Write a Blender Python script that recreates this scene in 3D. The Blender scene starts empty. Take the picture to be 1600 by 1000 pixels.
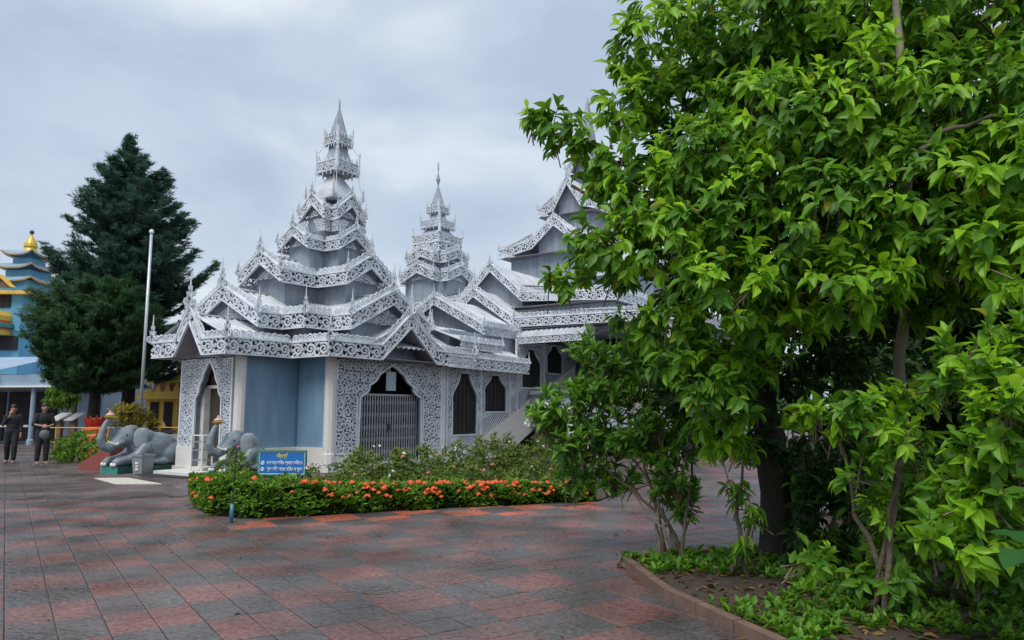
import bpy, bmesh, math, random
import numpy as np
from mathutils import Vector, Matrix, Euler
R = math.radians
random.seed(7); rng = np.random.default_rng(11)
scene = bpy.context.scene
C = scene.collection

# ------------------------------------------------------------------ camera, sky, sun, exposure
CAM_H = 1.55; FPX = 1155.0; PITCH = math.atan(143/1155)
cam_d = bpy.data.cameras.new('camera'); cam = bpy.data.objects.new('camera', cam_d); C.objects.link(cam)
cam_d.sensor_width = 36; cam_d.lens = 36*FPX/1600; cam_d.clip_start = .1; cam_d.clip_end = 3000
cam.location = (0, 0, CAM_H); cam.rotation_euler = (R(90)+PITCH, 0, 0)
scene.camera = cam
SUN_EL, SUN_AZ = 58, 205          # azimuth clockwise from +Y
world = bpy.data.worlds.new('World'); scene.world = world; world.use_nodes = True
wn = world.node_tree.nodes; wl = world.node_tree.links; wn.clear()
sky = wn.new('ShaderNodeTexSky'); sky.sky_type = 'NISHITA'; sky.sun_disc = False
sky.sun_elevation = R(SUN_EL); sky.sun_rotation = R(SUN_AZ); sky.air_density = 1.5; sky.dust_density = 3
tc = wn.new('ShaderNodeTexCoord'); mp = wn.new('ShaderNodeMapping'); mp.inputs['Scale'].default_value = (1, 1, 2.2)
mp.inputs['Location'].default_value = (1.3, .4, .2)
n1 = wn.new('ShaderNodeTexNoise'); n1.inputs['Scale'].default_value = 3.0; n1.inputs['Detail'].default_value = 8; n1.inputs['Roughness'].default_value = .48
n1.inputs['Distortion'].default_value = .25
rp = wn.new('ShaderNodeValToRGB')
rp.color_ramp.elements[0].position = .36; rp.color_ramp.elements[0].color = (.40, .48, .61, 1)
rp.color_ramp.elements[1].position = .66; rp.color_ramp.elements[1].color = (.68, .74, .80, 1)
em = rp.color_ramp.elements.new(.5); em.color = (.49, .565, .68, 1)
mul = wn.new('ShaderNodeMix'); mul.data_type = 'RGBA'; mul.blend_type = 'MULTIPLY'; mul.inputs[0].default_value = 1
mul.inputs[7].default_value = (6.4, 6.4, 6.35, 1)
mixs = wn.new('ShaderNodeMix'); mixs.data_type = 'RGBA'; mixs.inputs[0].default_value = .93
bg = wn.new('ShaderNodeBackground'); bg.inputs[1].default_value = .10; wo = wn.new('ShaderNodeOutputWorld')
wl.new(tc.outputs['Generated'], mp.inputs[0]); wl.new(mp.outputs[0], n1.inputs['Vector']); wl.new(n1.outputs[0], rp.inputs[0])
wl.new(rp.outputs[0], mul.inputs[6]); wl.new(sky.outputs[0], mixs.inputs[6]); wl.new(mul.outputs[2], mixs.inputs[7])
wl.new(mixs.outputs[2], bg.inputs[0]); wl.new(bg.outputs[0], wo.inputs[0])
sd = bpy.data.lights.new('sun', 'SUN'); sd.energy = 1.5; sd.angle = R(35); sd.color = (1, .965, .91)
sun = bpy.data.objects.new('sun', sd); C.objects.link(sun)
az = R(SUN_AZ); el = R(SUN_EL)
sdir = Vector((math.sin(az)*math.cos(el), math.cos(az)*math.cos(el), math.sin(el)))
sun.rotation_euler = sdir.to_track_quat('Z', 'Y').to_euler()
scene.view_settings.view_transform = 'Standard'; scene.view_settings.look = 'None'
scene.view_settings.exposure = 0.9; scene.view_settings.gamma = 1

_F = Vector((0, math.cos(PITCH), math.sin(PITCH))); _U = Vector((0, -math.sin(PITCH), math.cos(PITCH)))
def at(px, py, d):                     # a point at a depth of d metres along a sight line (photograph pixels)
    v = _F*FPX + Vector((px-800, 0, 0)) - _U*(py-500)
    v = v*(d/FPX); return Vector((v.x, v.y, v.z+CAM_H))

# ------------------------------------------------------------------ materials
def mat(name, col, rough=.6, var=.12, scale=6, bump=0, bscale=40, metal=0, col2=None, spec=.5, detail=5, coat=0, stretch=None):
    m = bpy.data.materials.new(name); m.use_nodes = True
    nt = m.node_tree; b = nt.nodes['Principled BSDF']
    b.inputs['Roughness'].default_value = rough; b.inputs['Metallic'].default_value = metal
    b.inputs['Specular IOR Level'].default_value = spec
    if coat: b.inputs['Coat Weight'].default_value = coat
    t = nt.nodes.new('ShaderNodeTexCoord')
    src = t.outputs['Object']
    if stretch:
        mpn = nt.nodes.new('ShaderNodeMapping'); mpn.inputs['Scale'].default_value = stretch
        nt.links.new(src, mpn.inputs[0]); src = mpn.outputs[0]
    n = nt.nodes.new('ShaderNodeTexNoise'); n.inputs['Scale'].default_value = scale; n.inputs['Detail'].default_value = detail
    nt.links.new(src, n.inputs['Vector'])
    r = nt.nodes.new('ShaderNodeValToRGB'); r.color_ramp.elements[0].position = .3; r.color_ramp.elements[1].position = .7
    c2 = col2 if col2 else tuple(min(1, c*(1+var)) for c in col)
    c1 = col if col2 else tuple(c*(1-var) for c in col)
    r.color_ramp.elements[0].color = (*c1, 1); r.color_ramp.elements[1].color = (*c2, 1)
    nt.links.new(n.outputs[0], r.inputs[0]); nt.links.new(r.outputs[0], b.inputs['Base Color'])
    if bump:
        n2 = nt.nodes.new('ShaderNodeTexNoise'); n2.inputs['Scale'].default_value = bscale; n2.inputs['Detail'].default_value = 4
        nt.links.new(t.outputs['Object'], n2.inputs['Vector'])
        bp = nt.nodes.new('ShaderNodeBump'); bp.inputs['Strength'].default_value = bump; bp.inputs['Distance'].default_value = .02
        nt.links.new(n2.outputs[0], bp.inputs['Height']); nt.links.new(bp.outputs[0], b.inputs['Normal'])
    return m

def leaf_mat(name, c1, c2, trans=.3, rough=.48, spec=.35, c3=None):
    m = bpy.data.materials.new(name); m.use_nodes = True
    nt = m.node_tree; b = nt.nodes['Principled BSDF']; out = nt.nodes['Material Output']
    g = nt.nodes.new('ShaderNodeNewGeometry'); r = nt.nodes.new('ShaderNodeValToRGB')
    r.color_ramp.elements[0].color = (*c1, 1); r.color_ramp.elements[1].color = (*c2, 1)
    if c3:
        e = r.color_ramp.elements.new(.965); e.color = (*c2, 1); r.color_ramp.elements[2].color = (*c3, 1)
    nt.links.new(g.outputs['Random Per Island'], r.inputs[0]); nt.links.new(r.outputs[0], b.inputs['Base Color'])
    b.inputs['Roughness'].default_value = rough; b.inputs['Specular IOR Level'].default_value = spec
    tr = nt.nodes.new('ShaderNodeBsdfTranslucent'); hs = nt.nodes.new('ShaderNodeHueSaturation')
    hs.inputs['Hue'].default_value = .485; hs.inputs['Value'].default_value = 1.5
    nt.links.new(r.outputs[0], hs.inputs['Color']); nt.links.new(hs.outputs[0], tr.inputs[0])
    mx = nt.nodes.new('ShaderNodeMixShader'); mx.inputs[0].default_value = trans
    nt.links.new(b.outputs[0], mx.inputs[1]); nt.links.new(tr.outputs[0], mx.inputs[2]); nt.links.new(mx.outputs[0], out.inputs[0])
    return m

M = {}
M['white'] = mat('silver_white_paint', (.63, .67, .72), .45, .17, 2.6, .2, 30, detail=9)
M['whitewall'] = mat('fret_backing_paint', (.17, .19, .22), .7, .15, 4)
M['roof'] = mat('corrugated_sheet', (.48, .505, .54), .42, .24, 1.8, .05, 20, detail=8)
M['greywall'] = mat('grey_blue_plaster', (.29, .325, .38), .75, .20, 3.0, .2, 60, stretch=(1.6,1.6,.35), detail=8)
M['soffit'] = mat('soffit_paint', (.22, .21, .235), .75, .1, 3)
M['blue'] = mat('blue_wall_tile', (.175, .29, .40), .42, .15, 2.4, .12, 14, stretch=(1.4,1.4,.3), detail=8)
M['stucco'] = mat('speckled_stucco', (.56, .55, .52), .85, 0, 45, .6, 70, col2=(.80, .78, .74), detail=6)
M['plaster'] = mat('white_plaster', (.62, .62, .60), .8, .1, 5, .2, 50)
M['dark'] = mat('interior_shade', (.022, .02, .02), .8, .3, 3)  # near-black colour stands in for shade inside openings, windows, hall and verandas
M['gatemetal'] = mat('grey_gate_steel', (.33, .345, .37), .45, .15, 9, metal=.2)
M['iron'] = mat('black_iron', (.02, .02, .022), .5)
M['door_shade'] = mat('dark_doorway', (.05, .045, .035), .6, .3, 8)  # dark tone stands in for shade inside the doorway
M['gold'] = mat('gold_paint', (.62, .40, .06), .4, .15, 10, metal=.25)
M['palegold'] = mat('pale_gold_paint', (.55, .40, .20), .55, .15, 5)
M['yellow'] = mat('yellow_paint', (.72, .44, .06), .55, .12, 5)
M['orange'] = mat('orange_red_paint', (.60, .11, .035), .55, .15, 8)
M['redpl'] = mat('red_plinth_paint', (.23, .055, .045), .6, .2, 9, .2)
M['teal'] = mat('teal_paint', (.03, .24, .20), .5, .15, 7, .1)
M['tealdark'] = mat('dark_green_paint', (.02, .085, .07), .5, .2, 7, .1)
M['pblue'] = mat('pagoda_blue_paint', (.12, .34, .50), .65, .1, 2)
M['lblue'] = mat('pale_blue_plaster', (.24, .34, .44), .75, .12, 1.5)
M['lroof'] = mat('pale_blue_roof', (.30, .40, .52), .5, .12, 1.2)
M['pinkpl'] = mat('pink_plaster', (.55, .36, .30), .7, .12, 3)
M['brown'] = mat('brown_stone', (.16, .10, .075), .7, .2, 6)
M['ele'] = mat('elephant_grey_paint', (.175, .215, .245), .42, .28, 5, .3, 22, detail=9)
M['ele2'] = mat('elephant_paint_lighter', (.28, .32, .35), .42, .15, 5)
M['ivory'] = mat('ivory_paint', (.72, .72, .70), .4, .05)
M['bin'] = mat('grey_plastic', (.24, .26, .29), .4, .06)
M['cream'] = mat('cream_tile', (.55, .52, .44), .55, .06, 8)
M['rubber'] = mat('dark_rubber', (.025, .025, .03), .8, .3, 30, .4, 90)
M['bluepost'] = mat('blue_steel_paint', (.05, .17, .28), .4, .15, 9)
M['steel'] = mat('galvanised_pole', (.48, .50, .53), .38, .1, 8, metal=.4)
M['signblue'] = mat('sign_blue', (.015, .15, .50), .35, .06, 3)
M['signgreen'] = mat('sign_green_frame', (.03, .21, .13), .4, .1, 8)
M['signwhite'] = mat('sign_white', (.74, .80, .84), .5, .03)
M['signyellow'] = mat('sign_yellow', (.75, .72, .08), .5, .03)
M['paper'] = mat('printed_paper', (.36, .45, .53), .6, .35, 26)
M['soil'] = mat('garden_soil', (.055, .04, .028), .95, .3, 9, .8, 20)
M['bark'] = mat('grey_brown_bark', (.13, .10, .07), .85, .3, 7, .8, 25, stretch=(1, 1, .2))
M['barkdark'] = mat('shade_dark_bark', (.028, .022, .017), .85, .3, 7, .8, 25, stretch=(1, 1, .2))  # canopy shade on the trunk is put into this near-black colour
M['barkpale'] = mat('pale_branch_bark', (.22, .19, .14), .8, .2, 9, .5, 25, stretch=(1, 1, .2))
M['skin'] = mat('skin', (.36, .19, .125), .55, .06, 12)
M['hair'] = mat('hair', (.012, .01, .009), .5, .3, 60)
M['black'] = mat('black_cloth', (.010, .011, .014), .8, .3, 30, .2)
M['black2'] = mat('charcoal_cloth', (.016, .017, .022), .8, .3, 30, .2)
M['bag'] = mat('grey_net_bag', (.13, .13, .14), .7, .5, 60)
M['petalw'] = mat('white_petal', (.80, .80, .76), .6, .04)
M['petalp'] = mat('pink_petal', (.55, .16, .15), .6, .2, 30)
M['ixora'] = mat('orange_red_petal', (.78, .12, .03), .55, .22, 60)
M['redlotus'] = mat('red_lotus_paint', (.58, .05, .035), .45, .12, 9)
M['needle'] = leaf_mat('pine_needle', (.022, .060, .044), (.060, .135, .088), .18, .6, .2)
M['needle2'] = leaf_mat('young_pine_needle', (.018, .056, .022), (.062, .14, .045), .18, .6, .2)
M['leaf'] = leaf_mat('mature_leaf', (.050, .155, .012), (.135, .31, .020), .34, c3=(.36, .33, .03))
M['leafy'] = leaf_mat('young_leaf', (.16, .35, .016), (.31, .56, .035), .4, rough=.38)
M['leafd'] = leaf_mat('shade_dark_leaf', (.014, .050, .008), (.036, .105, .014), .22)  # low leaf colour carries the shade under and behind the canopy
M['gard'] = leaf_mat('glossy_gardenia_leaf', (.055, .175, .018), (.17, .37, .035), .28, rough=.34, spec=.45)
M['hedge'] = leaf_mat('hedge_leaf', (.05, .14, .012), (.18, .36, .026), .25)
M['weed'] = leaf_mat('wild_bed_leaf', (.06, .12, .018), (.21, .31, .055), .28, c3=(.26, .10, .06))
M['croton'] = leaf_mat('croton_leaf', (.05, .10, .012), (.38, .28, .02), .2)
M['lime'] = leaf_mat('lime_shrub_leaf', (.05, .15, .008), (.17, .33, .02), .25)

def paving(name, c1, c2, rough):
    m = mat(name, c1, rough, 0, 2.3, 0, col2=c2, detail=8); nt = m.node_tree; b = nt.nodes['Principled BSDF']
    g = nt.nodes.new('ShaderNodeNewGeometry')
    def noise(s, d, st=None):
        n = nt.nodes.new('ShaderNodeTexNoise'); n.inputs['Scale'].default_value = s; n.inputs['Detail'].default_value = d
        v = g.outputs['Position']
        if st:
            q = nt.nodes.new('ShaderNodeMapping'); q.inputs['Scale'].default_value = st; nt.links.new(v, q.inputs[0]); v = q.outputs[0]
        nt.links.new(v, n.inputs['Vector']); return n
    for n in nt.nodes:
        if n.bl_idname == 'ShaderNodeTexNoise': nt.links.new(g.outputs['Position'], n.inputs['Vector'])
    r0 = b.inputs['Base Color'].links[0].from_socket
    # grime and wear: two more scales of soft stain and speckle
    st = noise(.55, 6); rr = nt.nodes.new('ShaderNodeValToRGB'); rr.color_ramp.elements[0].position = .36; rr.color_ramp.elements[1].position = .66
    rr.color_ramp.elements[0].color = (.50, .48, .47, 1); rr.color_ramp.elements[1].color = (1.12, 1.1, 1.1, 1)
    nt.links.new(st.outputs[0], rr.inputs[0])
    sp = noise(26, 4); r3 = nt.nodes.new('ShaderNodeValToRGB'); r3.color_ramp.elements[0].position = .3; r3.color_ramp.elements[1].position = .72
    r3.color_ramp.elements[0].color = (.55, .55, .55, 1); r3.color_ramp.elements[1].color = (1.35, 1.35, 1.35, 1)
    nt.links.new(sp.outputs[0], r3.inputs[0])
    def mult(a, bb):
        x = nt.nodes.new('ShaderNodeMix'); x.data_type = 'RGBA'; x.blend_type = 'MULTIPLY'; x.inputs[0].default_value = 1
        nt.links.new(a, x.inputs[6]); nt.links.new(bb, x.inputs[7]); return x.outputs[2]
    wn_ = noise(1.7, 7); rwn = nt.nodes.new('ShaderNodeMapRange'); rwn.inputs[1].default_value = .38; rwn.inputs[2].default_value = .70; rwn.inputs[4].default_value = .80
    nt.links.new(wn_.outputs[0], rwn.inputs[0]); mxw = nt.nodes.new('ShaderNodeMix'); mxw.data_type = 'RGBA'; mxw.inputs[7].default_value = (.138, .108, .104, 1)
    nt.links.new(rwn.outputs[0], mxw.inputs[0]); nt.links.new(r0, mxw.inputs[6]); r0 = mxw.outputs[2]
    nt.links.new(mult(mult(r0, rr.outputs[0]), r3.outputs[0]), b.inputs['Base Color'])
    wv = noise(1.1, 5); rw = nt.nodes.new('ShaderNodeMapRange'); rw.inputs[1].default_value = .35; rw.inputs[2].default_value = .65
    rw.inputs[3].default_value = rough-.16; rw.inputs[4].default_value = rough+.14
    nt.links.new(wv.outputs[0], rw.inputs[0]); nt.links.new(rw.outputs[0], b.inputs['Roughness'])
    bn = noise(16, 3); bp = nt.nodes.new('ShaderNodeBump'); bp.inputs['Strength'].default_value = .55; bp.inputs['Distance'].default_value = .02
    nt.links.new(bn.outputs[0], bp.inputs['Height']); nt.links.new(bp.outputs[0], b.inputs['Normal'])
    return m
M['tred'] = paving('red_paving_tile', (.190, .088, .080), (.27, .132, .116), .36)
M['tgrey'] = paving('grey_paving_tile', (.088, .086, .088), (.142, .136, .136), .36)
M['torange'] = paving('bright_orange_red_tile', (.46, .105, .055), (.58, .155, .08), .5)
M['tbrown'] = paving('brown_paving_tile', (.115, .088, .086), (.165, .124, .12), .42)
M['tbrown2'] = paving('purple_brown_paving_tile', (.098, .078, .079), (.142, .112, .11), .42)
M['grout'] = paving('cement_grout', (.11, .105, .10), (.20, .19, .18), .8)

# ------------------------------------------------------------------ mesh helpers
class MB:
    def __init__(s): s.v = []; s.f = []
    def add(s, vs, fs):
        o = len(s.v); s.v += [tuple(p) for p in vs]; s.f += [tuple(i+o for i in f) for f in fs]
    def box(s, x0, x1, y0, y1, z0, z1):
        s.add([(x0,y0,z0),(x1,y0,z0),(x1,y1,z0),(x0,y1,z0),(x0,y0,z1),(x1,y0,z1),(x1,y1,z1),(x0,y1,z1)],
              [(0,3,2,1),(4,5,6,7),(0,1,5,4),(1,2,6,5),(2,3,7,6),(3,0,4,7)])
    def bar(s, a, b, w, t=None, up=(0,0,1)):
        a = Vector(a); b = Vector(b); t = t or w; d = (b-a).normalized(); up = Vector(up)
        if abs(d.dot(up)) > .98: up = Vector((0,1,0))
        x = d.cross(up).normalized()*w/2; y = x.cross(d).normalized()*t/2
        vs = [a-x-y, a+x-y, a+x+y, a-x+y, b-x-y, b+x-y, b+x+y, b-x+y]
        s.add(vs, [(0,3,2,1),(4,5,6,7),(0,1,5,4),(1,2,6,5),(2,3,7,6),(3,0,4,7)])
    def tube(s, pts, rad, n=8, cap=True):
        pts = [Vector(p) for p in pts]; k = len(pts)
        if not hasattr(rad, '__len__'): rad = [rad]*k
        o = len(s.v); px = None
        for i, p in enumerate(pts):
            d = (pts[min(i+1,k-1)]-pts[max(i-1,0)]).normalized()
            if px is None: px = d.orthogonal().normalized()
            px = (px-d*px.dot(d)).normalized(); y = d.cross(px)
            for j in range(n):
                a = 2*math.pi*j/n; s.v.append(tuple(p+(px*math.cos(a)+y*math.sin(a))*rad[i]))
        for i in range(k-1):
            for j in range(n): s.f.append((o+i*n+j, o+i*n+(j+1)%n, o+(i+1)*n+(j+1)%n, o+(i+1)*n+j))
        if cap: s.f.append(tuple(o+j for j in reversed(range(n)))); s.f.append(tuple(o+(k-1)*n+j for j in range(n)))
    def lathe(s, prof, n=16, c=(0,0,0), ph=0):
        o = len(s.v)
        for r, z in prof:
            for j in range(n):
                a = 2*math.pi*j/n+ph; s.v.append((c[0]+r*math.cos(a), c[1]+r*math.sin(a), c[2]+z))
        for i in range(len(prof)-1):
            for j in range(n): s.f.append((o+i*n+j, o+i*n+(j+1)%n, o+(i+1)*n+(j+1)%n, o+(i+1)*n+j))
        s.f.append(tuple(o+j for j in reversed(range(n)))); s.f.append(tuple(o+(len(prof)-1)*n+j for j in range(n)))
    def prism(s, poly, fn0, fn1):       # polygon points through two maps -> closed solid
        n = len(poly); s.add([fn0(p) for p in poly]+[fn1(p) for p in poly],
              [tuple(reversed(range(n))), tuple(range(n, 2*n))]+[(i, (i+1)%n, n+(i+1)%n, n+i) for i in range(n)])
    def build(s, name, m, parent=None, smooth=False):
        me = bpy.data.meshes.new(name); me.from_pydata(s.v, [], s.f); me.update()
        me.materials.append(M[m] if isinstance(m, str) else m)
        if smooth: me.polygons.foreach_set('use_smooth', [True]*len(me.polygons))
        return link(name, me, parent)
def link(name, me, parent=None):
    o = bpy.data.objects.new(name, me); C.objects.link(o)
    if parent: o.parent = parent
    return o
def tag(o, label=None, cat=None, group=None, kind=None):
    if label: o['label'] = label
    if cat: o['category'] = cat
    if group: o['group'] = group
    if kind: o['kind'] = kind
    return o
def thing(name, label, cat, loc=(0,0,0), rz=0, group=None):
    o = bpy.data.objects.new(name, None); C.objects.link(o); o.location = loc; o.rotation_euler = (0,0,rz); o.empty_display_size = .2
    return tag(o, label, cat, group)
def copies(name, me, parent, mats):
    for mx in mats:
        o = link(name, me, parent); o.matrix_local = mx
def TRS(loc, rz=0, sc=1):
    s = sc if hasattr(sc, '__len__') else (sc,sc,sc)
    return Matrix.Translation(loc) @ Matrix.Rotation(rz, 4, 'Z') @ Matrix.Diagonal((*s, 1))

# blob: closed shapes fused into one continuous skin
def blob(name, shapes, m, parent=None, voxel=.03, smooth_it=6):
    mb = MB()
    for sh in shapes:
        if sh[0] == 'e':
            _, c, r, *rot = sh
            bm = bmesh.new(); bmesh.ops.create_icosphere(bm, subdivisions=3, radius=1)
            e = Euler(rot[0]).to_matrix() if rot else Matrix.Identity(3)
            bm.verts.index_update()
            mb.add([Vector(c)+e@Vector((v.co.x*r[0], v.co.y*r[1], v.co.z*r[2])) for v in bm.verts], [[v.index for v in f.verts] for f in bm.faces]); bm.free()
        else:
            _, pts, rad = sh
            mb.tube(pts, rad, 12)
            for p, r in ((pts[0], rad[0]), (pts[-1], rad[-1])):
                bm = bmesh.new(); bmesh.ops.create_icosphere(bm, subdivisions=2, radius=r); bm.verts.index_update()
                mb.add([Vector(p)+v.co for v in bm.verts], [[v.index for v in f.verts] for f in bm.faces]); bm.free()
    o = mb.build('tmp', m)
    a = o.modifiers.new('r', 'REMESH'); a.mode = 'VOXEL'; a.voxel_size = voxel
    b = o.modifiers.new('s', 'SMOOTH'); b.iterations = smooth_it; b.factor = .5
    dg = bpy.context.evaluated_depsgraph_get(); dg.update()
    me = bpy.data.meshes.new_from_object(o.evaluated_get(dg), depsgraph=dg)
    bpy.data.objects.remove(o); me.name = name
    me.polygons.foreach_set('use_smooth', [True]*len(me.polygons))
    return link(name, me, parent)

# ------------------------------------------------------------------ leaves
LT = np.array([[0,0,0],[.22,0,.01],[.52,0,-.01],[.80,0,-.08],[1,0,-.18],[.22,.38,.11],[.52,.5,.12],[.80,.27,-.01],[.22,-.38,.11],[.52,-.5,.12],[.80,-.27,-.01]])
LF = np.array([[0,1,5],[1,2,6],[1,6,5],[2,3,7],[2,7,6],[3,4,7],[0,8,1],[1,8,9],[1,9,2],[2,9,10],[2,10,3],[3,10,4]])
LT8 = np.array([[0,0,0],[.32,0,.0],[.68,0,-.05],[1,0,-.18],[.32,.5,.14],[.68,.38,.06],[.32,-.5,.14],[.68,-.38,.06]])
LF8 = np.array([[0,1,4],[1,2,5],[1,5,4],[2,3,5],[0,6,1],[1,6,7],[1,7,2],[2,7,3]])
BT = np.array([[0,.5,0],[0,-.5,0],[1,0,-.12]]); BF = np.array([[0,1,2]])
def norm(a): return a/np.maximum(np.linalg.norm(a, axis=1, keepdims=True), 1e-9)
def leaf_frames(pos, d, up, L, Wd):
    d = norm(d); s = norm(np.cross(up, d)); n = np.cross(d, s)
    return np.stack([d*L[:,None], s*Wd[:,None], n*L[:,None]], axis=2), pos
def leaf_mesh(name, pos, d, up, L, Wd, m, parent=None, T=LT, Fc=LF):
    A, p = leaf_frames(pos, d, up, L, Wd)
    v = np.einsum('nij,kj->nki', A, T) + p[:,None,:]
    n, k = v.shape[:2]
    f = (Fc[None]+(np.arange(n)*k)[:,None,None]).reshape(-1,3)
    me = bpy.data.meshes.new(name)
    me.vertices.add(n*k); me.vertices.foreach_set('co', v.reshape(-1).astype(np.float32))
    me.loops.add(f.size); me.loops.foreach_set('vertex_index', f.reshape(-1).astype(np.int32))
    me.polygons.add(len(f)); me.polygons.foreach_set('loop_start', (np.arange(len(f))*3).astype(np.int32))
    me.polygons.foreach_set('loop_total', np.full(len(f), 3, np.int32))
    me.update(calc_edges=True); me.materials.append(M[m])
    return link(name, me, parent)
def whorls(centers, dirs, nl, L, W, spread=.9, fwd=.35, droop=.3, twig=.16, jit=.25):
    """leaf arrays for clusters of leaves at twig ends"""
    n = len(centers); dirs = norm(dirs)
    ref = np.where(np.abs(dirs[:,2:3]) > .9, [[1.,0,0]], [[0,0,1.]]); a = norm(np.cross(dirs, ref)); b = np.cross(dirs, a)
    P=[];D=[];U=[]
    for i in range(nl):
        t = (i+.5)/nl; ang = 2.4*i + rng.uniform(-.3,.3,n) + rng.uniform(0,6.28)
        rad = a*np.cos(ang)[:,None]+b*np.sin(ang)[:,None]
        D.append(dirs*(fwd+.8*t**2)+rad*spread*(1-.5*t**2)+np.array([0,0,-droop])+rng.normal(0,jit,(n,3)))
        U.append(dirs*1.0-rad*.2+np.array([0,0,.7])+rng.normal(0,.15,(n,3)))
        P.append(centers-dirs*(twig*(1-t))[...,None] if np.ndim(t) else centers-dirs*(twig*(1-t)))
    P=np.concatenate(P);D=np.concatenate(D);U=np.concatenate(U); k=len(P)
    Ls = L*rng.uniform(.5,1.18,k); return P,D,U,Ls,Ls*W*rng.uniform(.85,1.15,k)
def lobes_points(lobes, dens, shell=.72):
    """random points in the outer shells of ellipsoid lobes, with outward directions"""
    P=[];D=[]
    for c, r in lobes:
        r = np.array(r if hasattr(r,'__len__') else (r,r,r), float)
        n = int(dens*(r[0]*r[1]+r[1]*r[2]+r[0]*r[2])*4.2)
        u = norm(rng.normal(size=(n,3))); q = rng.uniform(shell,1.0,n)**.6
        bump = 1+.13*np.sin(5*u[:,0]+c[0]*7)+.10*np.sin(6*u[:,2]+c[1]*5)
        P.append(np.array(c)+u*r*(q*bump)[:,None]); D.append(norm(u/r))
    return np.concatenate(P), np.concatenate(D)

# ================================================================== GROUND
TD = Vector((-.562, .827, 0)); TX = Vector((.827, .562, 0))        # paving grid axes
TORG = Vector((-3.0, 9.0, 0)); TS = .31
PHI = math.atan2(TX.y, TX.x)
g = MB(); S = 900
g.add([(-S,-S,-.012),(S,-S,-.012),(S,S,-.012),(-S,S,-.012)], [(0,1,2,3)])
ground = g.build('ground', 'grout'); tag(ground, kind='structure')
g = MB()
for (a,b,c,d) in ((-60,60,24.5,75),):
    g.add([(a,c,-.006),(b,c,-.006),(b,d,-.006),(a,d,-.006)], [(0,1,2,3)])
far = g.build('far_paving', 'tbrown'); tag(far, kind='structure')
pav = bpy.data.objects.new('paving', None); C.objects.link(pav); tag(pav, kind='structure')
HEDGE = [(-5.75,13.5),(-5.2,12.3),(-4.55,11.25),(-3.75,10.95),(-2.6,11.45),(-1.2,12.05),(.2,12.6),(1.5,13.1)]
def in_bed(x, y):
    # planting bed: behind the hedge line
    for (x0,y0),(x1,y1) in zip(HEDGE[:-1], HEDGE[1:]):
        if x0 <= x < x1: return y > y0+(y1-y0)*(x-x0)/(x1-x0)+.12
    return False
def hedge_front(x):
    for (x0,y0),(x1,y1) in zip(HEDGE[3:-1], HEDGE[4:]):
        if x0 <= x < x1: return y0+(y1-y0)*(x-x0)/(x1-x0)
    return None
def tile_shape(mb, c, s, z, rz, tilt, bev=.006):
    h = s/2; vs=[]
    ca, sa = math.cos(rz), math.sin(rz)
    for (r_, zz) in ((h, -.012), (h-.0015, z-.004), (h-bev, z)):
        for sx, sy in ((-1,-1),(1,-1),(1,1),(-1,1)):
            x, y = sx*r_, sy*r_; vs.append((c[0]+x*ca-y*sa, c[1]+x*sa+y*ca, zz+(x*tilt[0]+y*tilt[1] if zz > -.01 else 0)))
    mb.add(vs, [(0,1,5,4),(1,2,6,5),(2,3,7,6),(3,0,4,7),(4,5,9,8),(5,6,10,9),(6,7,11,10),(7,4,8,11),(8,9,10,11)])
tiles = []
GR0 = Vector((-9.19,13.62,0)); GR1 = Vector((-5.85,13.86,0)); GDIR = (GR1-GR0).normalized()
for i in range(-70, 75):
    for j in range(-45, 75):
        c = TORG+TX*(i+.5)*TS+TD*(j+.5)*TS
        if not (3.6 < c.y < 25.5) or abs(c.x) > c.y*.72+1.0: continue
        if c.x > 5.5 and c.y < 9: continue
        beyond = (c-GR0).cross(GDIR).z < 0
        dline = abs((c-GR0).cross(GDIR).z)
        if c.x < -5.6 and dline < .10: continue
        if in_bed(c.x, c.y): continue
        ci, cj = math.floor(i/2), math.floor(j/2)
        red = (ci+cj) % 2 == 0
        hf = hedge_front(c.x)
        if beyond and c.x < -2: m_ = 'tbrown' if red else 'tbrown2'
        elif red and hf is not None and hf-.95 < c.y < hf+.3 : m_ = 'torange'
        else: m_ = 'tred' if red else 'tgrey'
        tiles.append((c, m_))
def tile_size_on_screen(c):
    v = Vector(c)-Vector((0,0,CAM_H)); z = v.dot(_F); py = 500-FPX*v.dot(_U)/z; px = 800+FPX*v.x/z
    vis = 0 < px < 1600 and py < 868 and not (px > 1130)
    return (1/z**3 if vis else 0)
tiles.sort(key=lambda t: -tile_size_on_screen(t[0]))
tm = {}
rest = {}
for k, (c, m_) in enumerate(tiles):
    if k < 300:
        if m_ not in tm:
            b = MB(); tile_shape(b, (0,0,0), TS-.006, .002, 0, (0,0))
            me = bpy.data.meshes.new('paving_tile'); me.from_pydata(b.v, [], b.f); me.materials.append(M[m_]); tm[m_] = me
        o = link('paving_tile', tm[m_], pav)
        o.matrix_local = Matrix.Translation((c.x, c.y, random.uniform(-.001,.002))) @ Euler((random.gauss(0,.004), random.gauss(0,.004), PHI+random.gauss(0,.004))).to_matrix().to_4x4()
    else:
        tile_shape(rest.setdefault(m_, MB()), c, TS-.006, random.uniform(.001,.004), PHI+random.gauss(0,.003), (random.gauss(0,.003), random.gauss(0,.003)))
for m_, b in rest.items(): tag(b.build('paving_tile_field', m_, pav), kind='stuff')
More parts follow.
